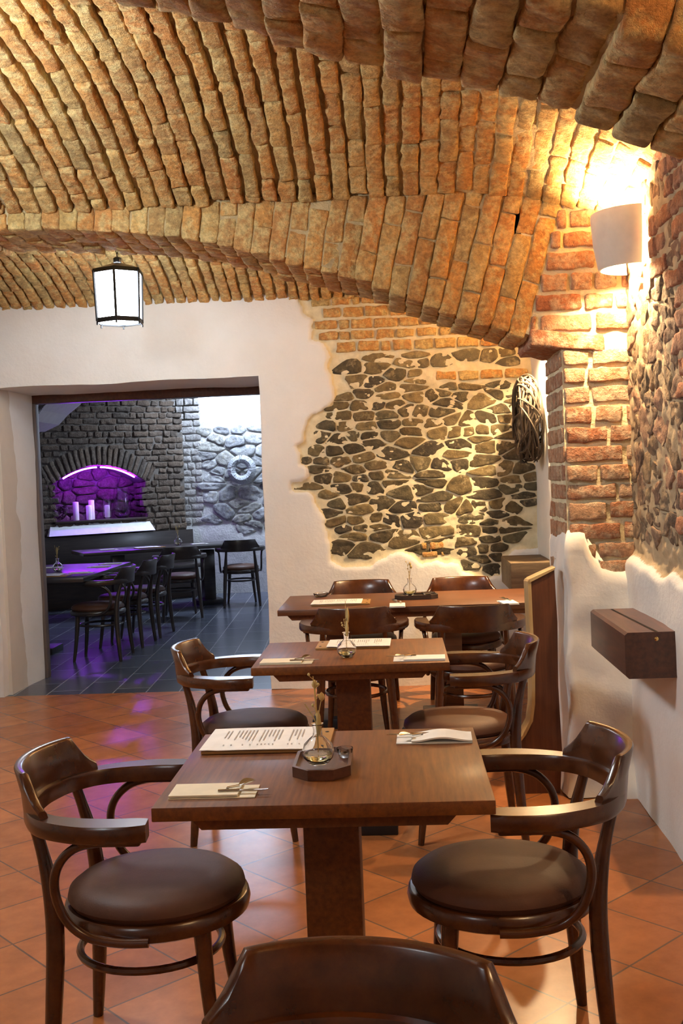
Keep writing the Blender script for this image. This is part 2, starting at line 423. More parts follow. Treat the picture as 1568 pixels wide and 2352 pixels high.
def inpoly(poly):
    P = np.array(poly); x1, y1 = P[:, 0], P[:, 1]; x2, y2 = np.roll(x1, -1), np.roll(y1, -1)
    def f(x, y):
        x = np.asarray(x); y = np.asarray(y); r = np.zeros(np.broadcast(x, y).shape, bool)
        for a, b, c, d in zip(x1, y1, x2, y2):
            if b == d: continue
            r ^= ((b > y) != (d > y)) & (x < (c-a)*(y-b)/(d-b)+a)
        return r
    return f
def blur(a, n):
    for _ in range(n):
        p = np.pad(a, 1, mode='edge'); a = (p[:-2, 1:-1]+p[2:, 1:-1]+p[1:-1, :-2]+p[1:-1, 2:]+4*p[1:-1, 1:-1])/8
    return a
def warp(P, amt=.012, fr=2.3):
    """one shared lumpiness for all hand-laid plaster, so adjoining pieces stay joined"""
    return [Vector(q)+noise.noise_vector(Vector(q)*fr)*amt+noise.noise_vector(Vector(q)*fr*4)*amt*.25 for q in P]
def height_wall(name, o, U, Nn, us, zs, plaster_mask, skip=None, thick=.035, lump=.010, mort_lump=.008, mats=M_wallmix, nbl=2):
    """one wall surface: plaster where the mask is 1, recessed rough mortar elsewhere"""
    Ug, Zg = np.meshgrid(us, zs, indexing='ij'); m = plaster_mask(Ug, Zg).astype(float)
    sm = blur(m, nbl); nu, nz = Ug.shape; V = np.empty((nu, nz, 3))
    for i in range(nu):
        for j in range(nz):
            u, z = Ug[i, j], Zg[i, j]; b = np.array(o)+U*u+A(0, 0, z); k = sm[i, j]
            h = thick*k+(1-k)*(mort_lump*noise.noise(Vector((b[0]*18, b[1]*18, b[2]*26)))+.002*noise.noise(Vector(b*60)))
            if k > .01: h += k*(1-k)*4*.006
            wv = warp([b])[0]-Vector(b); V[i, j] = b+Nn*h+np.array(wv)*(k)
    faces = []; mi = []
    for i in range(nu-1):
        for j in range(nz-1):
            if skip is not None and skip((Ug[i, j]+Ug[i+1, j])/2, (Zg[i, j]+Zg[i, j+1])/2): continue
            faces.append((i*nz+j, (i+1)*nz+j, (i+1)*nz+j+1, i*nz+j+1)); mi.append(0 if sm[i:i+2, j:j+2].mean() > .3 else 1)
    ob = obj(name, V.reshape(-1, 3), faces, mats)
    ob.data.attributes.new('plaster_mask', 'FLOAT', 'POINT').data.foreach_set('value', sm.reshape(-1).astype(np.float32)); return ob

# ================================================================== STRUCTURE
X_R = 1.03          # right wall of the main room
Y_B = 7.54          # rear wall with the doorway
Y_P, Y_P2 = 4.853, 5.353    # transverse arch over the pier
DX0, DX1, DZ = -2.90, -.945, 2.245   # doorway
X_L = -4.65
# floors
struct(MB().box((-1.8, 2.52, -.05), (5.7, 10.04, .1), 0).obj('floor', M_tile))
struct(MB().box((-1.8, 11.0, -.05), (6.2, 6.92, .1), 0).obj('floor_slate', M_slate))

# --- rear wall
PATCH = [(-.66, 2.95), (-.66, 2.78), (-.64, 2.75), (-.61, 2.67), (-.55, 2.63), (-.55, 2.56), (-.57, 2.5), (-.48, 2.45), (-.43, 2.37), (-.45, 2.28), (-.44, 2.2), (-.41, 2.12), (-.41, 2.05), (-.48, 2.0), (-.58, 1.96), (-.64, 1.88), (-.65, 1.77), (-.71, 1.73), (-.68, 1.68), (-.68, 1.61), (-.62, 1.57), (-.62, 1.5), (-.75, 1.47), (-.75, 1.40), (-.62, 1.4), (-.58, 1.32), (-.54, 1.23), (-.51, 1.16), (-.52, 1.08), (-.49, 1.04), (-.49, .91), (-.43, .87), (-.2, .85), (-.09, .92), (-.03, .96), (.1, .92), (.17, .86), (.27, .88), (.42, .86), (.46, .78), (.6, .75), (.72, .77), (.75, .87), (.82, .94), (.99, .95), (1.1, .95), (1.1, 2.95)]
ip = inpoly(PATCH)
def jag(f, a=.02):
    def g(u, z):
        nz_ = np.vectorize(lambda x, y: noise.noise(Vector((x*14, y*14, 3.3))))
        return f(u+nz_(u, z)*a, z+nz_(z+5, u)*a)
    return g
us = np.concatenate((np.linspace(-3.3, DX0, 12), np.linspace(DX0, DX1, 60)[1:-1], np.linspace(DX1, X_R-.03, 135)))
zs = np.concatenate((np.linspace(0, .7, 24), np.linspace(.7, DZ, 112)[1:], np.linspace(DZ, 2.95, 54)[1:]))
rear = height_wall('wall_rear', A(0, Y_B, 0), A(1, 0, 0), A(0, -1, 0), us, zs, lambda u, z: ~jag(ip)(u, z), skip=lambda u, z: DX0 < u < DX1 and z < DZ)
struct(rear)
# bricks and field stones showing in the broken plaster
ms = Masonry(11)
def st_top(u): return 2.385-.03*(u+.45)
pin = lambda u, z: bool(ip(u, z)) and not (u > .80 and z < 1.0)
def shrunk(u, z, d=.028): return pin(u-d, z) and pin(u+d*.3, z) and pin(u, z-d) and pin(u-d, z-d*.5)
stones(ms, A(0, Y_B, 0), A(1, 0, 0), A(0, -1, 0), -.8, .99, .72, 2.40, lambda u, z: shrunk(u, z) and z < 2.365 and not (u > .28 and 2.13 < z < 2.255) and u < .965, row=.066, wid=.125, gap=.015, proud=.006, seed=8, asp=2.1, drop=.34, amp=.008, guards=[(x, 2.425) for x in np.arange(-.8, 1.1, .05)]+[(x, 2.195) for x in np.arange(.33, 1.1, .05)], bigs=((.05, 1.05, .15), (-.24, .98, .15), (-.28, 2.29, .14), (.47, 1.42, .13), (-.03, 1.66, .12), (-.1, 1.30, .11), (.25, 1.68, .11), (.62, 1.43, .10)))
ms.obj('stonework', M_stone, rear)
ms = Masonry(12)
brick_wall(ms, A(0, Y_B, 0), A(1, 0, 0), A(0, -1, 0), -.72, 1.0, 2.385, 2.86, .082, .165, .014, .08, .018, inside=lambda u, z: shrunk(u, z, .05), seed=4, headers=.1)
brick_wall(ms, A(0, Y_B, 0), A(1, 0, 0), A(0, -1, 0), .31, .99, 2.155, 2.235, .085, .165, .014, .08, .014, seed=6, headers=.1)
brick_wall(ms, A(0, Y_B, 0), A(1, 0, 0), A(0, -1, 0), .16, .34, .90, 1.03, .066, .13, .016, .06, .012, seed=7, headers=0)
ms.obj('brickwork', M_vault, rear)
# reveal of the doorway, 0.7 m thick
def reveal(name, pts_fn, na, nb):
    V = warp([pts_fn(i/na, j/nb) for i in range(na+1) for j in range(nb+1)])
    Fq = [(i*(nb+1)+j, (i+1)*(nb+1)+j, (i+1)*(nb+1)+j+1, i*(nb+1)+j+1) for i in range(na) for j in range(nb)]
    return struct(obj(name, V, Fq, M_plaster))
yf = Y_B-.035; YR = 8.22
reveal('trim_1', lambda a, b: (DX0+.06*a, yf+(YR-yf)*a, DZ*b), 14, 50)
reveal('trim_2', lambda a, b: (DX1, yf+(YR-yf)*a, DZ*b), 14, 50)
reveal('trim_3', lambda a, b: (DX0+(DX1-DX0)*b, yf+(YR-yf)*a, DZ), 14, 40)
struct(MB().box((-4.02, 7.9, 1.6), (2.3, .62, 3.2), 0).obj('wall_rear_left', M_plain))
struct(MB().box((.10, 7.93, 1.6), (1.98, .58, 3.2), 0).obj('wall_rear_core', M_plain))
struct(MB().box((-1.9, 7.93, 2.80), (2.06, .58, .95), 0).obj('wall_rear_lintel', M_plain))
# wooden lintel beam and door lining behind the plaster
struct(MB().box(((DX0+DX1)/2, 8.27, 2.22), (2.05, .10, .08), .006).obj('trim_4', M_beam))
struct(MB().box((DX0+.055, 8.27, 1.09), (.05, .08, 2.18), .004).obj('trim_5', plain('ochre_lining', (.16, .12, .10), .6)))

# --- transverse arches
RIB = [(-1.8, 2.72), (-1.18, 2.668), (-.774, 2.598), (-.377, 2.475), (-.081, 2.386), (.016, 2.335), (.309, 2.212), (.562, 2.118), (.8, 2.06), (1.2, 2.0)]
RIBN = [(-1.8, 2.75), (-1.18, 2.69), (-.77, 2.60), (-.28, 2.447), (-.157, 2.394), (.024, 2.338), (.205, 2.294), (.34, 2.255), (.454, 2.197), (.8, 2.06), (1.2, 2.0)]
def soffit(tab, X):
    x = X if X > -1.8 else -3.6-X
    return float(np.interp(x, [a for a, b in tab], [b for a, b in tab]))
def caps(X): 
    d = max(0, X-.25, (-3.85)-X)/.8
    return 2.785-.008*(X+1.8)-.13*d*d
def rib(name, tab, y0, y1, xa, xb, seed, rise_top=2.80, two_faces=False):
    ms = Masonry(seed); rng = np.random.RandomState(seed); X = xa; k = 0
    while X < xb:
        zs_ = soffit(tab, X); lx = .125*(X+1.8); Ld = A(lx, 0, 1); Ld /= np.linalg.norm(Ld); Wd = A(Ld[2], 0, -Ld[0])
        slope = (soffit(tab, X+.05)-soffit(tab, X-.05))/.1
        top = caps(X)+.015; T_ = (top-zs_)/Ld[2]; wdt = .0795*rng.uniform(.96, 1.03); dn = rng.uniform(-.006, .006)
        base = A(X, 0, zs_)
        cuts = [0.0]; first = .14 if k % 2 else .27
        if T_ < .2: cuts.append(T_)
        else:
            cuts.append(min(first*rng.uniform(.9, 1.1), T_))
            while cuts[-1] < T_-.05: cuts.append(min(cuts[-1]+.28*rng.uniform(.75, 1.1), T_))
        for a, b in zip(cuts[:-1], cuts[1:]):
            if b-a < .03: continue
            c = base+Ld*((a+b)/2)+A(0, y0+.06+rng.uniform(-.006, .006), 0)
            dep = .12
            if a == 0: continue
            ms.block(c, Ld, Wd, A(0, 1, 0), b-a-.005, wdt, dep, .008, .005, 9, 4, 2)
            if two_faces:
                c2 = base+Ld*((a+b)/2)+A(0, y1-.06, 0); ms.block(c2, Ld, Wd, A(0, 1, 0), b-a-.008, wdt, dep, .011, .006, 5, 2, 2)
        b = cuts[1]; ys = [y0, y0+(y1-y0)*(.5 if k % 2 else .27), y1] if k % 2 else [y0, y0+(y1-y0)*.27, y0+(y1-y0)*.75, y1]
        for q in range(len(ys)-1):
            hh = b if q == 0 else min(b, .14)
            jy = rng.uniform(-.005, .005) if q == 0 else 0
            c = base+Ld*(hh/2+dn+(rng.uniform(-.006, .006) if q else 0))+A(0, (ys[q]+ys[q+1])/2+jy, 0)
            ms.block(c, Ld, Wd, A(0, 1, 0), hh-.004, wdt, ys[q+1]-ys[q]-.005, .009, .006, 5, 4, 9)
        X += .0815/(Ld[2]-slope*Ld[0]); k += 1
    o = ms.obj(name, M_vault)
    # solid mortar core
    xs = np.linspace(xa-.04, xb-.01, 40); V = []; Fq = []
    for x in xs:
        z0_ = soffit(tab, x)+.022; z1_ = caps(x)+.03
        for y in (y0+.012, y1-.012):
            V += [(x, y, z0_), (x, y, z1_)]
    for i in range(len(xs)-1):
        a = i*4; b = a+4
        Fq += [(a, b, b+1, a+1), (a+2, a+3, b+3, b+2), (a, a+2, b+2, b), (a+1, b+1, b+3, a+3)]
    core = obj('mortar_core', V, Fq, M_mortar, o, False)
    return struct(o)
rib('arch_rib', RIB, Y_P, Y_P2, -3.55, .62, 21)
rib('arch_rib_near', RIBN, 1.78, 2.25, -2.6, .80, 22, two_faces=True)

# --- vault bays (brick courses running front to back)
def bay(name, y0, y1, rise, xa, xb, seed, bl=.26, deep=None):
    yc, hf = (y0+y1)/2, (y1-y0)/2
    def z(X, y): return caps(X)+rise*(1-((y-yc)/hf)**2)*(1-.55*max(0, (X-.2)/.85)**2)
    rng = np.random.RandomState(seed); ms = Masonry(seed); X = xa; k = 0
    while X < xb:
        y = y0-rng.uniform(0, bl); wdt = .0795*rng.uniform(.93, 1.07)
        g = .004 if X > .1 else .012+.006*rng.rand()
        while y < y1:
            ln = bl*rng.uniform(.55, 1.1); a, b = max(y, y0-.02), min(y+ln, y1+.02)
            if b-a > .03:
                ym = (a+b)/2; zc = z(X, ym); sl = (z(X, b)-z(X, a))/(b-a); Yv = A(0, 1, sl); Yv /= np.linalg.norm(Yv)
                sx = (z(X+.02, ym)-z(X-.02, ym))/.04; Xv = A(1, 0, sx); Xv /= np.linalg.norm(Xv); Zv = np.cross(Xv, Yv)
                wob = .006*noise.noise(Vector((X*3, ym*2.5, seed)))
                c = A(X+wob*2, ym, zc+.04+rng.uniform(-.007, .007))+wob*Zv
                ms.block(c, Yv, -Xv, Zv, (b-a)/max(Yv[1], .5)-.006, wdt-g*rng.uniform(.6, 1.25), .09, .010, .006, 9, 4, 2, 18)
            y += ln
        X += .0795; k += 1
    o = ms.obj(name, M_vault)
    xs = np.linspace(X_L, 1.12, 90); ys = np.linspace(y0-.03, y1+.03, 40)
    V = [(x, y, z(x, min(max(y, y0), y1))+(.034 if x < -.2 else .034-.033*min(1, (x+.2)/.6))) for x in xs for y in ys]
    Fq = [(i*40+j, (i+1)*40+j, (i+1)*40+j+1, i*40+j+1) for i in range(89) for j in range(39)]
    obj('mortar_bed', V, Fq, M_mortar, o)
    return struct(o), z
_, ZF = bay('ceiling_vault', 2.25, Y_P, .34, -3.3, 1.08, 31)
_, ZR = bay('ceiling_vault_rear', Y_P2, Y_B, .26, -3.3, 1.04, 32, .2)

# --- brick pier and the wall above it
pier = MB()
PV = []; PF = []
def lumpy_box(x0, x1, y0, y1, z0, z1_fn, n=.03):
    xs = np.linspace(x0, x1, max(3, int((x1-x0)/n))); ys = np.linspace(y0, y1, max(3, int((y1-y0)/n))); K = 40
    ring = [(x, y0) for x in xs]+[(x1, y) for y in ys[1:]]+[(x, y1) for x in xs[::-1][1:]]+[(x0, y) for y in ys[::-1][1:-1]]
    V = []; Fq = []; nr = len(ring)
    for k in range(K+1):
        t = k/K
        for (x, y) in ring:
            zt = z1_fn(x, y); zz = z0+(zt-z0)*t; fl = .03*math.exp(-zz*6)
            q = Vector((x-(fl if x == x0 else 0), y-(fl if y == y0 else 0), zz))
            q += noise.noise_vector(q*3.2)*.022+noise.noise_vector(q*9)*.009
            cx, cy = (x0+x1)/2, (y0+y1)/2
            if t > .96: q.x += (cx-q.x)*(t-.96)*3; q.y += (cy-q.y)*(t-.96)*3
            V.append(q)
    for k in range(K):
        for j in range(nr): Fq.append((k*nr+j, k*nr+(j+1) % nr, (k+1)*nr+(j+1) % nr, (k+1)*nr+j))
    Fq.append(tuple(K*nr+j for j in range(nr)))
    return V, Fq
def ptop(x, y):
    if y > Y_P+.1: return 1.21
    t = (x-.75)/.3
    return float(np.interp(t, [0, .05, .30, .40, .60, 1.1], [1.205, 1.215, 1.20, 1.12, 1.05, 1.03]))
V, Fq = lumpy_box(.757, 1.10, Y_P-.035, Y_P2+.01, 0, ptop, .025)
struct(obj('wall_pier_base', V, Fq, M_plaster))
ms = Masonry(41)
brick_wall(ms, A(0, Y_P, 0), A(1, 0, 0), A(0, -1, 0), .772, 1.10, 1.0, 2.045, .087, .27, .015, .10, .004, seed=12, amp=.006, jit=.004, headers=.3, r=.009)
brick_wall(ms, A(.766, 0, 0), A(0, 1, 0), A(-1, 0, 0), Y_P+.008, Y_P2, 1.0, 2.045, .087, .26, .015, .10, -.002, seed=12, amp=.004, headers=.4, r=.007)
brick_wall(ms, A(0, Y_P2, 0), A(1, 0, 0), A(0, 1, 0), .772, 1.06, 1.0, 2.045, .087, .27, .015, .06, .004, seed=14, headers=.3)
# springer course, and the courses beside the arch
def spand(u, z): return u > .60+.29*(z-2.1)+.02
ms.block(A(.80, Y_P+.24, 2.085), A(1, 0, -.12)/1.007, A(0, 1, 0), A(.12, 0, 1)/1.007, .34, .50, .075, .012, .010, 8, 6, 3)
brick_wall(ms, A(0, Y_P, 0), A(1, 0, 0), A(0, -1, 0), .56, 1.12, 2.115, 2.76, .093, .27, .014, .10, .004, u0fn=lambda z: .615+.27*(z-2.1), seed=15, amp=.007, jit=.006, headers=.3, r=.014)
pr = struct(ms.obj('wall_pier', M_pier))
MB().prism([(.775, 1.0), (.775, 2.06), (.58, 2.14), (.58, 2.75), (.60, 2.9), (1.2, 2.9), (1.2, 1.0)], 'y', Y_P+.012, Y_P2-.014).obj('mortar_core', M_lime, pr, False)

# --- right wall: plaster below, rubble and brick above
rm = lambda u, z: z < 1.065+.035*np.vectorize(lambda a: noise.noise(Vector((a*5, 0, 1))))(u)+.03*np.clip((u-4.4)/.4, 0, 1)
us = np.linspace(3.3, Y_P+.02, 90); zs = np.concatenate((np.linspace(0, .95, 30), np.linspace(.95, 1.2, 22)[1:], np.linspace(1.2, 2.95, 60)[1:]))
rw = height_wall('wall_right', A(X_R+.045, 0, 0), A(0, 1, 0), A(-1, 0, 0), us, zs, rm, thick=.042, nbl=6, mort_lump=.016, mats=M_wallmix2)
struct(rw)
ms = Masonry(51)
def rbrick(u, z): return (u < 4.02 and z > 1.2 and not (1.55 < z < 1.75)) or (2.25 < z and u < 4.42 and noise.noise(Vector((u*4, z*4, 0))) > -.1)
stones(ms, A(X_R+.045, 0, 0), A(0, 1, 0), A(-1, 0, 0), 3.3, Y_P+.1, 1.08, 2.9, lambda u, z: (not rbrick(u, z)) and z > 1.17, row=.10, wid=.13, gap=.020, proud=.004, seed=18, asp=1.3, amp=.008)
ms.obj('stonework', stone_mat('wall_stone', [(.20, .13, .08), (.27, .19, .11), (.15, .10, .07), (.34, .20, .13), (.22, .17, .11)]), rw)
ms = Masonry(52)
brick_wall(ms, A(X_R+.045, 0, 0), A(0, 1, 0), A(-1, 0, 0), 3.3, 4.5, 1.15, 2.9, .085, .26, .014, .08, .012, inside=rbrick, seed=19, amp=.008)
ms.obj('brickwork', brick_mat('wall_brick', [(.40, .15, .08), (.50, .22, .12), (.34, .12, .06), (.48, .26, .17)], (.6, .42, .3), .3), rw)
struct(MB().box((X_R+.30, .40, 1.6), (.5, 5.85, 3.2), 0).obj('wall_right_near', M_plain))
struct(MB().box((X_R+.36, 6.0, 1.6), (.5, 5.4, 3.2), 0).obj('wall_right_core', M_plain))
V = warp([(.99, Y_P2-.02+(Y_B-Y_P2+.02)*i/40, 2.9*j/50) for i in range(41) for j in range(51)])
struct(obj('wall_right_rear', V, [(i*51+j, (i+1)*51+j, (i+1)*51+j+1, i*51+j+1) for i in range(40) for j in range(50)], M_plaster))
struct(MB().box((.93, 2.0, 1.05), (.22, .46, 2.1), .01).obj('wall_pier_near', M_plain))
# rest of the shell
struct(MB().box((X_L-.1, 2.5, 1.6), (.2, 10.2, 3.2), 0).obj('wall_left', M_plain))
struct(MB().box((-1.8, -2.6, 1.6), (6, .2, 3.2), 0).obj('wall_front', M_plain))
struct(MB().box((-1.8, -.4, 2.98), (5.9, 4.3, .2), 0).obj('ceiling_near', M_plainbrick))
struct(MB().box((-1.8, 5.0, 3.32), (6.1, 15.2, .2), 0).obj('ceiling_slab', M_plain))

# --- second room
c0 = A(-2.84, 14.15, 0); ang = math.radians(36); nd = A(-math.cos(ang), -math.sin(ang), 0); nn = A(math.sin(ang), -math.cos(ang), 0)
def npt(s, off, z): q = c0+nd*s+nn*off; return (q[0], q[1], z)
def narch(s): # underside of the niche arch
    t = (s-1.19)/.62
    return 1.55+.23*max(0, 1-t*t)
def in_niche(s, z): return .575 < s < 1.80 and 1.07 < z < narch(s)
def ring(s, z): return .44 < s < 1.94 and narch(min(max(s, .58), 1.8)) < z+.0 and z < narch(min(max(s, .58), 1.8))+.27 and z > 1.5
ms = Masonry(61)
def edge(z): return .0+.10*max(0, (z-2.15)/.5)**1.5
brick_wall(ms, c0, nd, nn, 0, 2.9, .9, 3.0, .082, .23, .012, .09, .0, inside=lambda s, z: not in_niche(s, z) and not ring(s, z) and s > edge(z)+.04, seed=20, amp=.009, jit=.008)
k = 0
for q in np.linspace(-1, 1, 21): # radial voussoirs
    s = 1.19+.66*q; zb = narch(min(max(s, .6), 1.78))+.0; lean = A(0, 0, 1)+nd*(.55*q); lean /= np.linalg.norm(lean); Wv = np.cross(lean, nn)
    ms.block(c0+nd*s+A(0, 0, zb)+lean*.13-nn*.045, lean, Wv, nn, .25, .056, .09, .01, .007, 6, 2, 2)
nw = struct(ms.obj('wall_niche', M_dbrick))
# niche wall backing with an opening and the recess
def quadgrid(pts): return obj('mortar_core', pts, [(0, 1, 2, 3)], M_gmortar, nw, False)
b = MB()
for s0, s1, z0_, z1_ in ((0, .56, 0, 2.2), (.13, .56, 2.2, 3), (1.82, 3.0, 0, 3), (.56, 1.82, 0, 1.06), (.56, 1.82, 1.80, 3)):
    b.add([npt(s0, -.02, z0_), npt(s1, -.02, z0_), npt(s1, -.02, z1_), npt(s0, -.02, z1_)], [(0, 1, 2, 3)])
ss = np.linspace(.56, 1.82, 25)
for a_, b_ in zip(ss[:-1], ss[1:]): b.add([npt(a_, -.02, narch(a_)+.02), npt(b_, -.02, narch(b_)+.02), npt(b_, -.02, 1.82), npt(a_, -.02, 1.82)], [(0, 1, 2, 3)])
for a_, b_ in zip(ss[:-1], ss[1:]): b.add([npt(a_, -.02, narch(a_)+.01), npt(b_, -.02, narch(b_)+.01), npt(b_, -.5, narch(b_)-.02), npt(a_, -.5, narch(a_)-.02)], [(0, 1, 2, 3)])
b.add([npt(.56, -.45, 1.0), npt(1.82, -.45, 1.0), npt(1.82, -.45, 1.9), npt(.56, -.45, 1.9)], [(0, 1, 2, 3)])
b.obj('niche_shell', M_dmortar, nw)
ms = Masonry(62)
stones(ms, A(*npt(0, -.45, 0)), nd, nn, .55, 1.85, 1.05, 1.8, lambda u, z: True, row=.10, wid=.2, gap=.02, proud=.04, seed=24, asp=1.6, amp=.02)
for sx_, dr in ((.575, 1), (1.80, -1)):
    brick_wall(ms, A(*npt(sx_, -.45, 0)), nn, nd*dr, 0, .45, 1.07, 1.56, .08, .24, .014, .05, -.005, seed=30+dr)
ms.obj('niche_stonework', M_dbrick, nw)
sill = MB(); sill.add([npt(.50, .0, .91), npt(1.92, .0, .91), npt(1.92, .10, .91), npt(.50, .10, .91), npt(.56, -.44, 1.068), npt(1.82, -.44, 1.068), npt(1.86, -.01, 1.045), npt(.54, -.01, 1.045)], [(0, 1, 2, 3), (4, 5, 6, 7), (3, 2, 6, 7), (0, 3, 7, 4), (1, 2, 6, 5), (0, 1, 5, 4)])
struct(sill.obj('trim_6', M_white))
struct(MB().box(npt(1.19, -.2, 1.072), (1.24, .46, .03), .004, rz=ang).obj('trim_7', M_dark))
# wreath wall with the light well above it
ms = Masonry(63)
wx = lambda u, z: u > -2.60+.03*math.sin(z*9)
def wtop(u): return 2.26+.02*math.sin(u*7)
def plz(u): return float(np.interp(u, [-3.0, -2.84, -2.72, -2.62, -2.5, -2.3, -2.1, -1.9, -1.7], [.98, .96, .93, .86, .93, .92, .80, .74, .78]))
stones(ms, A(0, 14.2, 0), A(1, 0, 0), A(0, -1, 0), -3.0, -.9, .7, 2.36, lambda u, z: wx(u, z) and plz(u) < z < wtop(u), row=.12, wid=.26, gap=.022, proud=.022, seed=26, asp=1.7, amp=.012)
ww = struct(ms.obj('wall_wreath', M_stone2))
ms = Masonry(64)
brick_wall(ms, A(0, 14.2, 0), A(1, 0, 0), A(0, -1, 0), -3.4, -2.60, .95, 2.9, .095, .24, .014, .08, .02, seed=27)
ms.obj('brickwork', brick_mat('pale_brick', [(.42, .38, .34), (.5, .46, .42), (.36, .33, .30)], (.6, .58, .55), .4), ww)
V = warp([(-3.4+3.4*i/30, 14.2-.03*(1 if (2.4*j/30) < plz(-3.4+3.4*i/30) else 0), 2.345*j/30) for i in range(31) for j in range(31)], .006)
obj('mortar_bed', V, [(i*31+j, (i+1)*31+j, (i+1)*31+j+1, i*31+j+1) for i in range(30) for j in range(30)], M_gmortar, ww)
b = MB(); zt = 2.345
b.add([(-2.62, 14.2, zt), (.0, 14.2, zt), (.0, 14.95, zt+.2), (-2.62, 14.95, zt+.2)], [(0, 1, 2, 3)])
b.add([(-2.62, 14.2, zt), (-2.62, 14.95, zt), (-2.62, 14.95, 3.4), (-2.62, 14.2, 3.4)], [(0, 1, 2, 3)])
b.add([(0, 14.2, zt), (0, 14.95, zt), (0, 14.95, 3.4), (0, 14.2, 3.4)], [(0, 1, 2, 3)])
struct(b.obj('wall_light_well', M_white))
struct(MB().box((-1.95, 14.97, 2.72), (1.30, .03, .50), .0).obj('window_1', emit_mat('hazy_pane', DAY, 5)))
struct(MB().box((-1.85, 13.55, 3.05), (1.3, .6, .03), .0).obj('window_2', M_sky))
struct(MB().box((1.05, 11.6, 1.75), (.03, .6, .4), .0).obj('window_3', emit_mat('side_pane', DAY, 12)))
# shell of the second room
struct(MB().box((1.18, 11.3, 1.6), (.2, 7.6, 3.2), 0).obj('wall_room_right', M_plain))
struct(MB().box((-4.75, 11.3, 1.6), (.2, 7.6, 3.2), 0).obj('wall_room_left', M_gmortar))
struct(MB().box((-1.8, 10.75, 3.12), (6.2, 5.1, .12), 0).obj('ceiling_room', M_dbrick))
struct(MB().box((-3.7, 13.9, 3.12), (2.3, 1.2, .12), 0).obj('ceiling_room_corner', M_dbrick))
struct(MB().box((.6, 14.4, 1.6), (1.2, .3, 3.2), 0).obj('wall_room_end', M_gmortar))
struct(MB().box((-1.8, 15.1, 1.6), (6.4, .2, 4.4), 0).obj('wall_room_back', M_plain))
# white ventilation box with a grille under the ceiling of the second room
vt = empty('ventilation_box', (-3.14, 9.5, 2.235), 0, 'white sloping ventilation box with dark grille near the doorway top', 'ventilation box')
struct(vt)
b = MB().prism([(-1.5, -.20), (-.20, -.18), (-.06, -.12), (.03, -.03), (.15, .06), (.26, .16), (.26, .85), (-1.5, .85)], 'y', -.3, .5); b.obj('housing', M_white, vt, False)
g = MB()
for i in range(20): g.box((.0+.0085*i, -.304, -.06+.0115*i), (.060, .008, .005), 0, M=Matrix.Rotation(-.15, 4, 'Y'))
g.obj('grille', M_black, vt, False)

# ================================================================== OBJECTS
# ------------------------------------------------------------------ lantern
def make_lantern(loc, rz, label, chain_to, pm=M_lglass):
    root = empty('hanging_lantern', loc, rz, label, 'lantern', None)
    R_, r2, zt, zb = .152, .142, .30, 0.0
    def hx(r, k): return (r*math.cos(PI/3*k-PI/2), r*math.sin(PI/3*k-PI/2))
    b = MB()
    for k in range(6):
        a = hx(R_, k); c = hx(R_, k+1); al = hx(r2, k); cl = hx(r2, k+1)
        b.tube([(*a, zt), (*al, zb)], .0085, 6)
        mx, my = (a[0]+c[0])/2, (a[1]+c[1])/2; ln = math.dist(a, c); an = math.atan2(c[1]-a[1], c[0]-a[0])
        b.box((mx, my, zt-.002), (ln+.008, .006, .024), .001, rz=an)
        mx, my = (al[0]+cl[0])/2, (al[1]+cl[1])/2; b.box((mx, my, zb+.006), (math.dist(al, cl)+.008, .006, .028), .001, rz=an)
        b.tube([(*al, zb-.005), (*al, zb-.022)], .006, 6)
    b.obj('frame', M_black, root)
    for k in range(6):
        a = hx(R_*.955, k); c = hx(R_*.955, k+1); al = hx(r2*.95, k); cl = hx(r2*.95, k+1)
        MB().add([(*al, zb+.015), (*cl, zb+.015), (*c, zt-.012), (*a, zt-.012)], [(0, 1, 2, 3)]).obj('pane', pm, root, False)
    MB().add([(*hx(r2*.93, k), zb+.004) for k in range(6)], [(0, 1, 2, 3, 4, 5)]).obj('bottom_pane', pm, root, False)
    b = MB(); v = [(*hx(R_*1.02, k), zt+.008) for k in range(6)]+[(*hx(.028, k), zt+.052) for k in range(6)]
    b.add(v, [(k, (k+1) % 6, 6+(k+1) % 6, 6+k) for k in range(6)]); b.obj('roof', plain('lantern_roof', (.30, .29, .27), .4, .8), root, False)
    MB().lathe([(.012, .045), (.020, .05), (.024, .058), (.024, .082), (.014, .088), (0, .09)], (0, 0, zt), 16).obj('finial', M_black, root)
    b = MB(); z = zt+.09; k = 0
    while z < chain_to:
        b.tube([(math.cos(t)*(.006 if k % 2 else .0015), math.cos(t)*(.0015 if k % 2 else .006), z+.012+.014*math.sin(t)) for t in np.linspace(0, 2*PI, 9)[:-1]], .002, 5, closed=True)
        z += .022; k += 1
    b.obj('chain', M_black, root); return root
make_lantern((-1.615, 6.30, 2.487), math.radians(6), 'black iron hexagonal lantern with glowing white glass hanging below the brick arch', .66)
l2 = make_lantern((-1.75, 3.25, 2.50), 0, 'hexagonal lantern hanging from the front vault bay, left of the tables', .52, M_lglass2)
l3 = make_lantern((-1.75, .15, 2.40), 0, 'hexagonal lantern hanging in the nearest bay behind the viewer', .48, emit_mat('dim_lantern_glass', NEUT, LANTERN_E*.8))

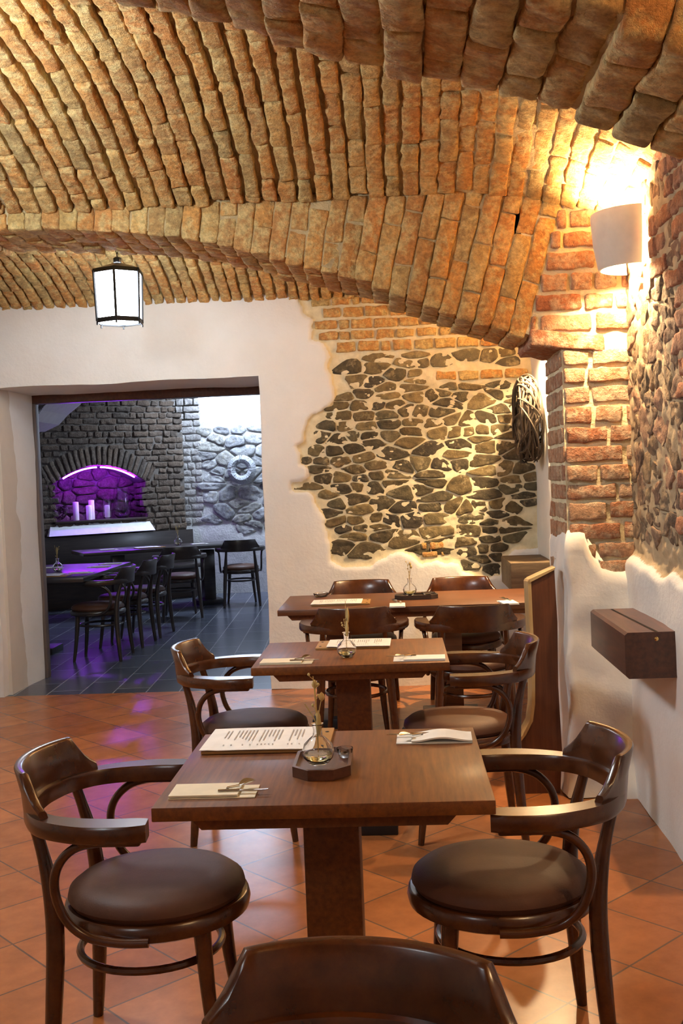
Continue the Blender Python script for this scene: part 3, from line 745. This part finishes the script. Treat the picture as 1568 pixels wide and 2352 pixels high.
# ------------------------------------------------------------------ wall sconces (plaster half-cone, light up and down)
def make_sconce(loc, label, k_=1.0):
    root = empty('wall_sconce', loc, 0, label, 'wall lamp', None); b = MB(); n = 24; V = []; Fq = []
    for (rad, z) in ((.145, -.11), (.15, -.10), (.168, .0), (.176, .11), (.174, .125), (.164, .125), (.158, .0), (.138, -.11)):
        for k in range(n+1):
            a = PI/2+PI*k/n; V.append((rad*math.cos(a), rad*1.0*math.sin(a), z+.03*math.sin(a)*0))
    for i in range(8):
        for k in range(n): j = (i+1) % 8; Fq.append((i*(n+1)+k, i*(n+1)+k+1, j*(n+1)+k+1, j*(n+1)+k))
    b.add(V, Fq); b.obj('shade', M_shade, root, True, 50)
    MB().lathe([(.0, -.035), (.02, -.03), (.03, 0), (.02, .03), (0, .035)], (-.06, 0, -.02), 16).obj('bulb', M_bulb, root)
    MB().box((-.03, 0, -.02), (.06, .03, .03), .004).obj('socket', M_white, root)
    for dz, pw in ((.045, SCONCE_W*.8), (-.04, SCONCE_W)):
        l = point_light('sconce_light', (-.085, 0, dz-.01), pw*k_, WARM, .03); l.parent = root
    return root
make_sconce((X_R+.02, 4.60, 2.455), 'white plaster half-round wall lamp glowing in the corner above the brick pier')
make_sconce((.985, 6.78, 2.43), 'plaster wall lamp hidden behind the brick pier, lighting the stone wall', 3.0)
make_sconce((X_R+.02, 1.25, 2.35), 'plaster wall lamp on the right wall beside the viewer', .4)

# ------------------------------------------------------------------ chairs
def make_chair(loc, rz, label):
    root = empty('armchair', loc, rz, label, 'chair')
    # seat cushion and its wooden rim
    MB().lathe([(0, .428), (.20, .430), (.222, .438), (.230, .452), (.226, .468), (.205, .484), (.16, .493), (.09, .497), (0, .498)], seg=48, sx=1.0, sy=.95).obj('seat_cushion', M_leather, root)
    MB().lathe([(.17, .392), (.228, .392), (.238, .398), (.242, .415), (.238, .432), (.232, .437), (.17, .437)], seg=48, sy=.95).obj('seat_frame', M_chair, root)
    # arm bow
    half = [(.045, .262), (-.05, .268), (-.14, .252), (-.22, .212), (-.275, .14), (-.302, .06)]
    pts = [(x, y, .687) for x, y in half]+[(-.308, 0, .687)]+[(x, -y, .687) for x, y in half[::-1]]
    P = cr(pts, 6)
    def pf(i, t):
        e = abs(t-.5)*2; wdt = .018+.020*min(1, max(0, (e-.35)/.4)); h = .021; dz = .0
        if e > .93: wdt *= 1-(e-.93)*4
        return [(-wdt, -h), (wdt*.85, -h), (wdt, -h*.6), (wdt, h*.6), (wdt*.85, h), (-wdt*.85, h), (-wdt, h*.6), (-wdt, -h*.6)]
    MB().sweep(P, pf).obj('arm_bow', M_chair, root, True, 50)
    # curved backrest standing on the bow
    n = 30; V = []; Fq = []
    zlo = .676
    for i in range(n+1):
        t = -1+2*i/n; a = t*1.0; x = -.316+.236*(1-math.cos(a*.98)); y = .262*math.sin(a)*1.0
        e = abs(t); top = .808 if e < .74 else .808-(e-.74)/.26*.082-.012*math.sin((e-.74)/.26*PI)
        nx, ny = -math.cos(a*.9), math.sin(a*.9)
        for off, z in ((.013, zlo), (.011, (zlo+top)/2), (.018, top-.006), (.014, top), (.001, top), (-.005, top-.006), (-.009, (zlo+top)/2), (-.007, zlo)):
            V.append((x+nx*off-.012*(z-.7)/.1, y+ny*off, z))
    for i in range(n):
        for k in range(8): Fq.append((i*8+k, i*8+(k+1) % 8, (i+1)*8+(k+1) % 8, (i+1)*8+k))
    Fq.append(tuple(range(8))); Fq.append(tuple(n*8+k for k in range(7, -1, -1)))
    MB().add(V, Fq).obj('backrest', M_chair, root, True, 45)
    for s in (1, -1):
        P = cr([(-.240, s*.215, 0), (-.222, s*.200, .22), (-.214, s*.186, .42), (-.230, s*.176, .56), (-.262, s*.166, .685)], 5); n = len(P)
        MB().tube(P, [.0145+.0085*math.sin(PI*min(1, (i/(n-1))*1.15)) for i in range(n)], 12).obj('leg', M_chair, root)
        P = cr([(.180, s*.170, 0), (.155, s*.152, .2), (.140, s*.140, .40)], 5); n = len(P)
        MB().tube(P, [.0125+.011*i/(n-1) for i in range(n)], 12).obj('leg', M_chair, root)
        P = cr([(.02, s*.262, .668), (-.07, s*.264, .662), (-.135, s*.258, .645), (-.178, s*.252, .60), (-.188, s*.250, .54), (-.165, s*.248, .47), (-.115, s*.244, .425), (-.04, s*.242, .408), (.03, s*.238, .406)], 5)
        MB().tube(P, .0115, 10).box((-.045, s*.264, .664), (.15, .034, .022), .006).obj('arm_bracket', M_chair, root)
    P = [(.184*math.cos(a)-.022, .170*math.sin(a), .305) for a in np.linspace(0, 2*PI, 41)[:-1]]
    MB().tube(P, .0105, 8, closed=True).obj('stretcher', M_chair, root); return root
RX = math.pi
ch = make_chair((-.662, 2.705, 0), 0, 'bentwood armchair with dark leather seat at the left of the nearest table')
G1 = None
dup(ch, (.232, 2.725, 0), RX+.02, 'bentwood armchair with leather seat at the right of the nearest table')
dup(ch, (-.645, 4.50, 0), -.03, 'bentwood armchair at the left of the second table, in front of the doorway')
dup(ch, (.225, 4.42, 0), RX+.02, 'bentwood armchair at the right of the second table, beside the wooden plank')
dup(ch, (-.115, 1.235, 0), -PI/2-.16, 'dark armchair at the bottom edge, only the top of its backrest in view')
dup(ch, (.565, 1.20, 0), -PI/2-.12, 'armchair at the bottom right corner, only the end of its backrest in view')
dup(ch, (-.262, 5.90, 0), PI/2+.03, 'left one of the two armchairs on the near side of the long rear table')
dup(ch, (.378, 5.84, 0), PI/2+.03, 'right one of the two armchairs on the near side of the long rear table')
dup(ch, (-.247, 6.80, 0), -PI/2+.03, 'left one of the two armchairs between long rear table and wall')
dup(ch, (.415, 6.79, 0), -PI/2+.03, 'right one of the two armchairs between long rear table and wall')

# ------------------------------------------------------------------ tables
def make_table(loc, W_, D_, label, wood, cols, th=.034, cleat=None, sides=(-1, 1)):
    """loc = centre on the floor"""
    root = empty('dining_table', loc, 0, label, 'table')
    MB().box((0, 0, .75-th/2), (W_, D_, th), .003, seg=2).obj('tabletop', wood, root)
    cl = cleat or (W_*.80)
    z0 = .75-th; b = MB()
    for y in [q*(D_*.5-.085) for q in sides]:
        b = MB().prism([(-cl/2, z0), (-cl/2+.03, z0-.032), (cl/2-.03, z0-.032), (cl/2, z0)], 'y', y-.05, y+.05); b.obj('cleat', M_dark if wood is M_r2wood else M_table, root, False)
    for cx in cols:
        MB().box((cx, 0, (.75-th-.032+.05)/2+.0), (.145, .14, .75-th-.032-.05), .004).obj('column', wood, root)
        MB().box((cx, 0, .03), (.34, .32, .06), .006).obj('base_plate', M_black, root)
    return root
t1 = make_table((-.198, 2.763, 0), .80, .705, 'square brown wooden table nearest the viewer, set with menu, tray and vase', M_table, (-.002,))
t2 = make_table((-.211, 4.53, 0), .80, .64, 'square brown wooden table, second from the viewer, between two armchairs', M_table, (-.002,))
t3 = make_table((.09, 6.42, 0), 1.60, .74, 'long brown wooden table by the plastered rear wall', M_tablex, (-.47, .20), cleat=1.5, sides=(-1,))

# ------------------------------------------------------------------ things on the tables
def make_vase(loc, sc, stems, label, seed):
    root = empty('bud_vase', loc, 0, label, 'vase')
    o = [(.014, 0), (.022, .001), (.026, .004), (.038, .018), (.0415, .034), (.036, .052), (.022, .066), (.0125, .074), (.011, .088), (.013, .100), (.0165, .104)]
    i_ = [(.0145, .103), (.0115, .098), (.0092, .088), (.0105, .075), (.020, .064), (.034, .050), (.039, .034), (.036, .020), (.024, .008), (0, .006)]
    MB().lathe([(0, 0)]+[(r*sc, z*sc) for r, z in o]+[(r*sc, z*sc) for r, z in i_], seg=32).obj('glass_bottle', M_glass, root, True, 60)
    MB().lathe([(0, .0065*sc), (.0235*sc, .0088*sc), (.0352*sc, .0205*sc), (.0365*sc, .027*sc), (0, .027*sc)], seg=28).obj('oil', M_water, root, True, 60)
    rng = random.Random(seed)
    for (dx, dy, h, head) in stems:
        P = cr([(0, 0, .03*sc), (dx*.1, dy*.1, .10*sc), (dx*.45, dy*.45, .10*sc+(h-.1*sc)*.5), (dx, dy, h)], 5); b = MB().tube(P, .0013, 6)
        tx, ty, tz = P[-1]
        if head == 'ear':
            b.lathe([(0, -.045), (.004, -.035), (.0065, -.012), (.0055, .008), (.002, .022), (0, .025)], (tx, ty, tz), 10)
        elif head == 'pod':
            b.lathe([(0, -.010), (.006, -.005), (.0085, .002), (.006, .009), (.002, .013), (0, .015)], (tx, ty, tz), 12)
        elif head == 'buds':
            for q in range(5):
                px_, py_, pz_ = P[-2-q*2]; ox = rng.uniform(-.015, .015); b.tube([(px_, py_, pz_), (px_+ox, py_, pz_+.01)], .0008, 5)
                b.lathe([(0, -.004), (.004, 0), (.003, .004), (0, .006)], (px_+ox, py_, pz_+.012), 8)
        b.obj('dried_stem', M_stem, root)
    return root
make_vase((-.222, 2.66, .776), 1.0, [(-.03, .0, .155, 'bare'), (-.003, .01, .20, 'pod'), (.014, .0, .17, 'pod'), (.004, -.004, .115, 'ear'), (-.006, 0, .225, 'buds')], 'small clear glass vase with dried stems on the octagonal tray of the nearest table', 1)
make_vase((-.231, 4.40, .7505), 1.0, [(.002, 0, .235, 'bare'), (.010, 0, .185, 'ear'), (-.008, .01, .16, 'buds'), (.006, -.01, .13, 'ear')], 'small round glass vase with one tall dried ear on the second table', 2)
make_vase((.062, 6.43, .770), 1.0, [(-.010, 0, .20, 'buds'), (.006, 0, .19, 'pod'), (.012, .01, .17, 'pod')], 'small glass vase with dried seed pods on the tray of the long rear table', 3)
def make_tray(loc, lx, ly, rz, label, m=M_dark):
    root = empty('serving_tray', loc, rz, label, 'tray'); b = MB(); h = .026
    def oc(sx, sy, c): return [(-sx+c, -sy), (sx-c, -sy), (sx, -sy+c), (sx, sy-c), (sx-c, sy), (-sx+c, sy), (-sx, sy-c), (-sx, -sy+c)]
    lv = [(0, 0, .0), (0, 0, h), (.008, .008, h), (.012, .012, .014)]
    V = []
    for i, (ax, ay, z) in enumerate(lv):
        V += [(x, y, z) for x, y in oc(lx/2-ax, ly/2-ay, .042)]
    Fq = [(i*8+k, i*8+(k+1) % 8, (i+1)*8+(k+1) % 8, (i+1)*8+k) for i in range(3) for k in range(8)]+[tuple(range(7, -1, -1)), tuple(range(24, 32))]
    MB().add(V, Fq).obj('tray_body', m, root, False); return root
make_tray((-.214, 2.715, .7505), .148, .235, 0, 'small dark wooden octagonal tray under the vase on the nearest table', M_beam)
make_tray((.10, 6.43, .7505), .262, .15, 0, 'dark oblong tray holding vase and glass dish on the long rear table')
def make_dish(loc, r, label):
    return tag(MB().lathe([(0, 0), (r*.7, 0), (r*.8, .004), (r, .022), (r*.97, .024), (r*.76, .008), (0, .006)], seg=28).obj('glass_dish', M_glass, None, True, 60), label, 'dish'), loc
for lc, r, lb in (((-.160, 2.765, .7655), .022, 'tiny clear glass dish beside the vase on the octagonal tray'), ((.172, 6.40, .7655), .042, 'clear glass dish to the right of the vase on the dark oblong tray'), ((-.500, 6.68, .7505), .05, 'glass ashtray at the back left corner of the long rear table')):
    o, _l = make_dish(lc, r, lb); o.location = lc
def make_menu(loc, lx, ly, rz, label, clip_side=1, over=.05):
    root = empty('menu', loc, rz, label, 'menu')
    MB().box((0, 0, .004), (lx+.0, ly, .008), .001).obj('clipboard', M_clip, root)
    xo = -clip_side*over/2
    V = []; n = 12
    for i in range(n+1):
        for j in (0, 1):
            x = -(lx-over)/2+(lx-over)*i/n+xo-clip_side*.004; V.append((x, (-ly/2-.006)+(ly+.010)*j, .0095+.0016*math.sin(i/n*PI)+(.002 if j == 0 and i < 2 else 0)))
    k = len(V); V += [(x, y, z+.0018) for x, y, z in V]
    Fq = [(2*i, 2*i+1, 2*i+3, 2*i+2) for i in range(n)]+[(k+2*i, k+2*i+2, k+2*i+3, k+2*i+1) for i in range(n)]+[(2*i, 2*i+2, k+2*i+2, k+2*i) for i in range(n)]+[(2*i+1, k+2*i+1, k+2*i+3, 2*i+3) for i in range(n)]+[(0, k, k+1, 1), (2*n, 2*n+1, k+2*n+1, k+2*n)]
    pp = MB().add(V, Fq).obj('paper_sheets', M_paper, root, False)
    b = MB(); rng = random.Random(int(lx*1000)); x0 = -(lx-over)/2+xo
    for c in range(22):
        if c in (2, 9, 16, 17): continue
        x = x0+.045+c*(lx-over-.075)/22; ln = ly*rng.uniform(.30, .55); zz = .0129+.0016*math.sin((x-x0)/(lx-over)*PI)
        b.box((x, ly*.40-ln/2-.01, zz), (.0028, ln, .0003), 0)
        if rng.random() < .6: b.box((x, -ly*.32, zz), (.0028, ly*.05, .0003), 0)
    b.obj('printed_lines', M_print, pp, False)
    for y in (-.3, .3): MB().lathe([(0, .010), (.006, .009), (.006, .008)], (clip_side*(lx/2-.018), ly*y, 0), 10).obj('rivet', M_black, root)
    return root
make_menu((-.388, 3.000, .7505), .355, .245, -.01, 'white paper menu on a wooden clipboard on the nearest table', 1, .045)
make_menu((-.215, 4.705, .7505), .325, .20, -.02, 'paper menu on a clipboard behind the vase on the second table', -1, .045)
make_menu((-.350, 6.30, .7505), .345, .22, -.01, 'paper menu on a clipboard at the left of the long rear table', 1, .045)
def make_napkin(loc, lx, ly, rz, label, m, fold=1, bow=0.0, pieces=('spoon', 'knife')):
    """folded napkin pocket; cutlery sticks out at local +x"""
    root = empty('napkin_pocket', loc, rz, label, 'napkin')
    def sheet(x0, x1, y0, y1, z, th, arch):
        V = []; n = 14
        for i in range(n+1):
            t = i/n; zz = z+arch*math.sin(PI*t)**2
            for (y, q) in ((y0, 0), (y1, 0), (y1, th), (y0, th)):
                V.append((x0+(x1-x0)*t, y, zz*(1 if q == 0 else 1)+q))
        Fq = [(4*i+k, 4*i+(k+1) % 4, 4*(i+1)+(k+1) % 4, 4*(i+1)+k) for i in range(n) for k in range(4)]+[(0, 3, 2, 1), (4*n, 4*n+1, 4*n+2, 4*n+3)]
        return V, Fq
    V, Fq = sheet(-lx/2, lx/2, -ly/2, ly/2, 0, .0025, 0); MB().add(V, Fq).obj('lower_fold', m, root, False)
    V, Fq = sheet(-lx/2, lx*.30, -ly/2+.002, ly/2, .004, .0045, bow); MB().add(V, Fq).obj('upper_fold', m, root, False)
    root2 = []
    return root
def make_spoon(loc, rz, label, ln=.10):
    root = empty('spoon', loc, rz, label, 'spoon')
    b = MB(); n = 10; V = []
    for i in range(n+1):
        t = i/n; x = .0+.045*t; w_ = .0155*math.sin(PI*min(1, max(.04, t)))**.6
        for s in (-1, -.5, 0, .5, 1): V.append((x, s*w_, .010+.007*(s*s)*math.sin(PI*t)+.006*t))
    Fq = [(i*5+k, i*5+k+1, (i+1)*5+k+1, (i+1)*5+k) for i in range(n) for k in range(4)]
    V2 = [(x, y, z-.0012) for x, y, z in V]; q = len(V)
    b.add(V+V2, Fq+[(a+q, d+q, c+q, b_+q) for a, b_, c, d in Fq]+[(k*5, (k+1)*5, (k+1)*5+q, k*5+q) for k in range(n)]+[(k*5+4, k*5+4+q, (k+1)*5+4+q, (k+1)*5+4) for k in range(n)])
    b.obj('bowl', M_steel, root); MB().tube([(-ln, 0, .007), (-.03, 0, .0095), (.002, 0, .010)], [.004, .0028, .0028], 8).obj('handle', M_steel, root)
    return root
def make_knife(loc, rz, label, ln=.12):
    root = empty('table_knife', loc, rz, label, 'knife')
    MB().add([(0, -.005, .005), (.05, -.006, .005), (.07, -.002, .006), (.072, .004, .006), (0, .005, .005), (0, -.005, .007), (.05, -.006, .007), (.07, -.002, .0075), (.072, .004, .0075), (0, .005, .007)], [(4, 3, 2, 1, 0), (5, 6, 7, 8, 9), (0, 1, 6, 5), (1, 2, 7, 6), (2, 3, 8, 7), (3, 4, 9, 8), (4, 0, 5, 9)]).obj('blade', M_steel, root, False)
    MB().tube([(-.05, 0, .006), (.002, 0, .006)], .004, 8).obj('handle', M_steel, root); return root
def setting(x, y, lx, ly, rz, z, where, m, bow=0, knife=True, tilt=.55, gr=None):
    make_napkin((x, y, z), lx, ly, rz, where, m, bow=bow)
    c_, s_ = math.cos(rz), math.sin(rz); fl = 1
    def at(u, v_): return (x+c_*u-s_*v_, y+s_*u+c_*v_, z+.005)
    w2 = where.split(' napkin')[1]
    make_spoon(at(lx*.28, 0.005), rz+tilt, 'steel spoon in the folded napkin'+w2, .03)
    if knife: make_knife(at(lx*.30, -ly*.22), rz+.03, 'steel knife in the folded napkin'+w2)
setting(-.466, 2.52, .208, .10, .0, .7505, 'folded cream napkin at the front left of the nearest table', M_nap)
setting(.082, 2.982, .212, .10, PI-.03, .7505, 'folded white napkin at the back right of the nearest table', M_napw, bow=.010)
setting(-.474, 4.315, .215, .10, -.03, .7505, 'folded cream napkin at the left of the second table', M_nap)
setting(.07, 4.300, .21, .10, PI-.03, .7505, 'folded white napkin at the right of the second table', M_napw)
setting(-.016, 6.10, .20, .09, PI/2, .7505, 'folded white napkin at the near middle edge of the long rear table', M_napw)
setting(.615, 6.06, .20, .09, PI/2+.1, .7505, 'folded white napkin at the right end of the long rear table', M_napw)

# ------------------------------------------------------------------ right wall furniture
bx = empty('wooden_beam_end', (.842, 4.25, .787), 0, 'dark wooden block with a cracked top jutting from the right wall', 'beam')
yn, yf2 = 4.02, 4.72
b = MB(); b.prism([(.0, -.075), (.012, -.088), (.22, -.088), (.22, .088), (.012, .088), (0, .078)], 'y', yn-4.25, yf2-4.25)
b.obj('block', M_beam, bx, False)
# the crack and the small brass keyhole
MB().add([(.114, yn-4.25, .0892), (.126, yn-4.25, .0892), (.114, .0, .0892), (.094, yf2-4.25-.02, .0892), (.084, yf2-4.25-.02, .0892), (.104, .0, .0892)], [(0, 1, 2, 5), (5, 2, 3, 4)]).obj('crack', plain('crack_shadow', (.008, .005, .004), .95), bx, False)
st = MB().lathe([(0, 0), (.007, 0), (.008, .003), (.004, .006), (0, .006)], (0, 0, 0), 12).obj('brass_stud', M_brass, bx)
st.rotation_euler = (PI/2, 0, 0); st.location = (.118, yn-4.25, .062)
b2 = tag(MB().box((0, 0, 0), (.30, .62, .185), .008).obj('wooden_beam_end', M_beam2), 'weathered light timber block jutting from the far right corner behind the plank', 'beam')
b2.location = (.865, 7.10, .822)
# tall plank with a live sapwood edge
pk = empty('wooden_plank', (.65, 4.90, 0), 0, 'tall dark upright plank with pale live edge leaning on the brick pier', 'plank')
prof = [(.04, 0), (-.15, 0), (-.165, .06), (-.14, .20), (-.10, .275), (-.065, .34), (-.052, .42), (-.046, .60), (-.05, .80), (-.052, .99)]
top = [(.065, 1.045), (.072, .8), (.066, .5), (.074, .2), (.06, 0)]
zof = -.05
def ext(poly, y0, y1): return MB().prism(poly, 'y', y0, y1)
full = prof+top
ext(full, 0, .028).obj('board', M_plank, pk, False)
edge_poly = [(x-.0, z) for x, z in prof[4:]]
V = []; Fq = []
sap = [(-.125, .245), (-.10, .275), (-.065, .34), (-.052, .42), (-.046, .60), (-.05, .80), (-.052, .99), (-.046, 1.00)]
for i, (x, z) in enumerate(sap):
    V += [(x-.006, -.004, z), (x+.009, -.004, z-.0), (x-.014, .09, z-.004), (x-.002, .09, z)]
for i in range(len(sap)-1):
    a = i*4; c = a+4; Fq += [(a, a+1, c+1, c), (a, c, c+2, a+2), (a+1, a+3, c+3, c+1), (a+2, c+2, c+3, a+3)]
Fq += [(0, 2, 3, 1), ((len(sap)-1)*4, (len(sap)-1)*4+1, (len(sap)-1)*4+3, (len(sap)-1)*4+2)]
MB().add(V, Fq).obj('live_edge', M_sap, pk, True, 30)
ext([(-.05, .985), (.065, 1.040), (.070, 1.052), (-.052, 1.0)], -.006, .10).obj('top_edge', M_sap, pk, False)

# ------------------------------------------------------------------ wreaths
def twig_wreath(name, R0, r0_, n, rad, seed, loops=1.0):
    rng = random.Random(seed); b = MB()
    for k in range(n):
        ph = rng.uniform(0, 2*PI); th0 = rng.uniform(0, 2*PI); span = rng.uniform(1.3, 3.0); tw = rng.uniform(-4, 4); rr = r0_*rng.uniform(.45, 1.05); P = []
        for i in range(16):
            t = i/15; th = th0+span*t; a = ph+tw*t+.6*math.sin(5*t+k); R_ = R0+rr*math.cos(a)
            P.append((rr*math.sin(a), R_*math.cos(th), R_*math.sin(th)))
        b.tube(P, [rad*rng.uniform(.7, 1.2)*(1-.5*abs(2*i/15-1)) for i in range(16)], 5)
    return b
wr = twig_wreath('w', .225, .075, 110, .0085, 3).obj('twig_wreath', M_twig); wr.location = (.895, 7.11, 1.84)
tag(wr, 'dark wreath of twisted twigs hanging on the wall behind the brick pier', 'wreath')
rng = random.Random(5); b = MB()
for k in range(340):
    th = rng.uniform(0, 2*PI); lean = rng.uniform(-.5, .5); P = []
    for i in range(5):
        t = i/4; R_ = .085+.108*t; a = th+lean*t; P.append((R_*math.cos(a), -.03-.05*math.sin(PI*min(1, t*.95+.05))-rng.uniform(0, .012), R_*math.sin(a)))
    b.tube(P, .004, 4)
b.tube([(.11*math.cos(a), -.03, .11*math.sin(a)) for a in np.linspace(0, 2*PI, 25)[:-1]], .019, 8, closed=True)
sw = b.obj('straw_wreath', M_straw); sw.location = (-2.055, 14.13, 1.665); tag(sw, 'pale grey straw wreath on the daylit stone wall of the second room', 'wreath')

# ------------------------------------------------------------------ second room furniture
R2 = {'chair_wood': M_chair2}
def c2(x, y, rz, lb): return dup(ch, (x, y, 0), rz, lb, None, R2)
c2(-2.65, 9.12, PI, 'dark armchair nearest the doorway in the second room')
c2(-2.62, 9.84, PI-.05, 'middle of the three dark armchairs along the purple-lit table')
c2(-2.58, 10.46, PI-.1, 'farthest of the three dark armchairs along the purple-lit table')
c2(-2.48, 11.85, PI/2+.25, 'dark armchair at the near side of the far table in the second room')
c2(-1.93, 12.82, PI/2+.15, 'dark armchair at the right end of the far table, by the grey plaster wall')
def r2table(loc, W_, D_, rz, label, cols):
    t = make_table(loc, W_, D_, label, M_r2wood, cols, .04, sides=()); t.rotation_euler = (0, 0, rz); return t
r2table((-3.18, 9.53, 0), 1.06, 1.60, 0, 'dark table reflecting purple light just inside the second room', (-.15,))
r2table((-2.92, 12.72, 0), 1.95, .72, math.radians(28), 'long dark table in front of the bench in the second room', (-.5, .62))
bn = empty('wall_bench', npt(1.15, .0, 0), ang, 'long dark wooden bench with high back under the purple niche', 'bench')
MB().box((0, -.06, .67), (2.4, .04, .44), .004).obj('backrest', M_r2wood, bn)
MB().box((0, -.27, .43), (2.4, .46, .05), .006).obj('seat', M_r2wood, bn)
MB().box((0, -.20, .20), (2.36, .05, .40), .004).obj('front_panel', M_dark, bn)
# on the second room's tables
make_vase((-3.10, 9.45, .7505), 1.15, [(-.02, 0, .24, 'bare'), (0, 0, .20, 'ear'), (.012, 0, .22, 'buds')], 'glass vase with dried grass on the purple-lit table of the second room', 6)
make_vase((-2.70, 12.86, .7505), 1.25, [(-.02, 0, .22, 'ear'), (.02, 0, .23, 'pod'), (0, 0, .2, 'buds')], 'glass vase with dried grass on the far table of the second room', 7)
make_menu((-3.02, 8.98, .7505), .34, .22, .05, 'paper menu at the near end of the purple-lit table in the second room', 1)
make_menu((-2.98, 12.55, .7505), .34, .2, .5, 'paper menu on the far table of the second room', 1)
for x, y, rz, wh in ((-2.80, 9.18, .05, 'beside the menu at the near end of the purple-lit table'), (-2.82, 9.80, PI, 'in the middle of the purple-lit table'), (-2.80, 10.13, PI, 'at the far end of the purple-lit table'), (-3.3, 9.9, 0, 'at the left side of the purple-lit table'), (-3.45, 12.45, .5, 'at the left end of the far table in the second room'), (-2.45, 12.95, .5, 'at the right end of the far table in the second room')):
    n_ = make_napkin((x, y, .7505), .21, .09, rz, 'folded white napkin '+wh, M_napw)
# niche: candles, glasses, LED strips
def candle(s, off, r, h, label):
    x, y, z = npt(s, off, 1.088); root = empty('pillar_candle', (x, y, z), 0, label, 'candle', 'candles in the purple niche')
    MB().lathe([(0, 0), (r, 0), (r, h-.004), (r*.93, h), (r*.5, h+.002), (0, h+.004)], seg=24).obj('wax', M_candle, root)
    MB().tube([(0, 0, h), (.002, 0, h+.018)], .0015, 5).obj('wick', M_black, root)
candle(1.48, -.14, .037, .235, 'leftmost tall white candle in the purple niche')
candle(1.32, -.10, .037, .185, 'short white candle between two taller ones in the purple niche')
candle(1.26, -.17, .037, .25, 'tall white candle behind the short one in the purple niche')
candle(1.06, -.14, .034, .175, 'white candle standing inside a glass in the purple niche')
def hurricane(s, off, r, h, label):
    x, y, z = npt(s, off, 1.088); prof = [(0, 0), (r*.6, 0), (r*.95, h*.12), (r*1.02, h*.3), (r*.95, h*.7), (r*.8, h), (r*.8-.004, h), (r*.95-.005, h*.7), (r*1.02-.006, h*.3), (r*.9, h*.13), (r*.55, .01), (0, .01)]
    o = MB().lathe(prof, seg=28).obj('glass_vase', M_glass, None, True, 60); o.location = (x, y, z); tag(o, label, 'vase')
hurricane(1.06, -.14, .065, .25, 'clear glass holding a candle in the purple niche')
hurricane(.84, -.17, .115, .40, 'large empty clear glass vase at the right of the purple niche')
bsk = twig_wreath('x', .075, .03, 30, .006, 9).obj('twig_ball', M_twig); bsk.location = npt(1.66, -.16, 1.195); bsk.rotation_euler = (0, .5, .9); tag(bsk, 'small ring of twigs leaning in the left corner of the purple niche', 'ornament')
for (sa, sb, q) in ((.70, 1.16, 0), (1.21, 1.66, 1)):
    P = [npt(s, -.05, narch(s)-.018) for s in np.linspace(sa, sb, 18)]
    o = MB().tube(P, .009, 8).obj('led_strip', M_led); tag(o, ('right' if q == 0 else 'left')+' glowing purple light strip under the niche arch', 'light strip')
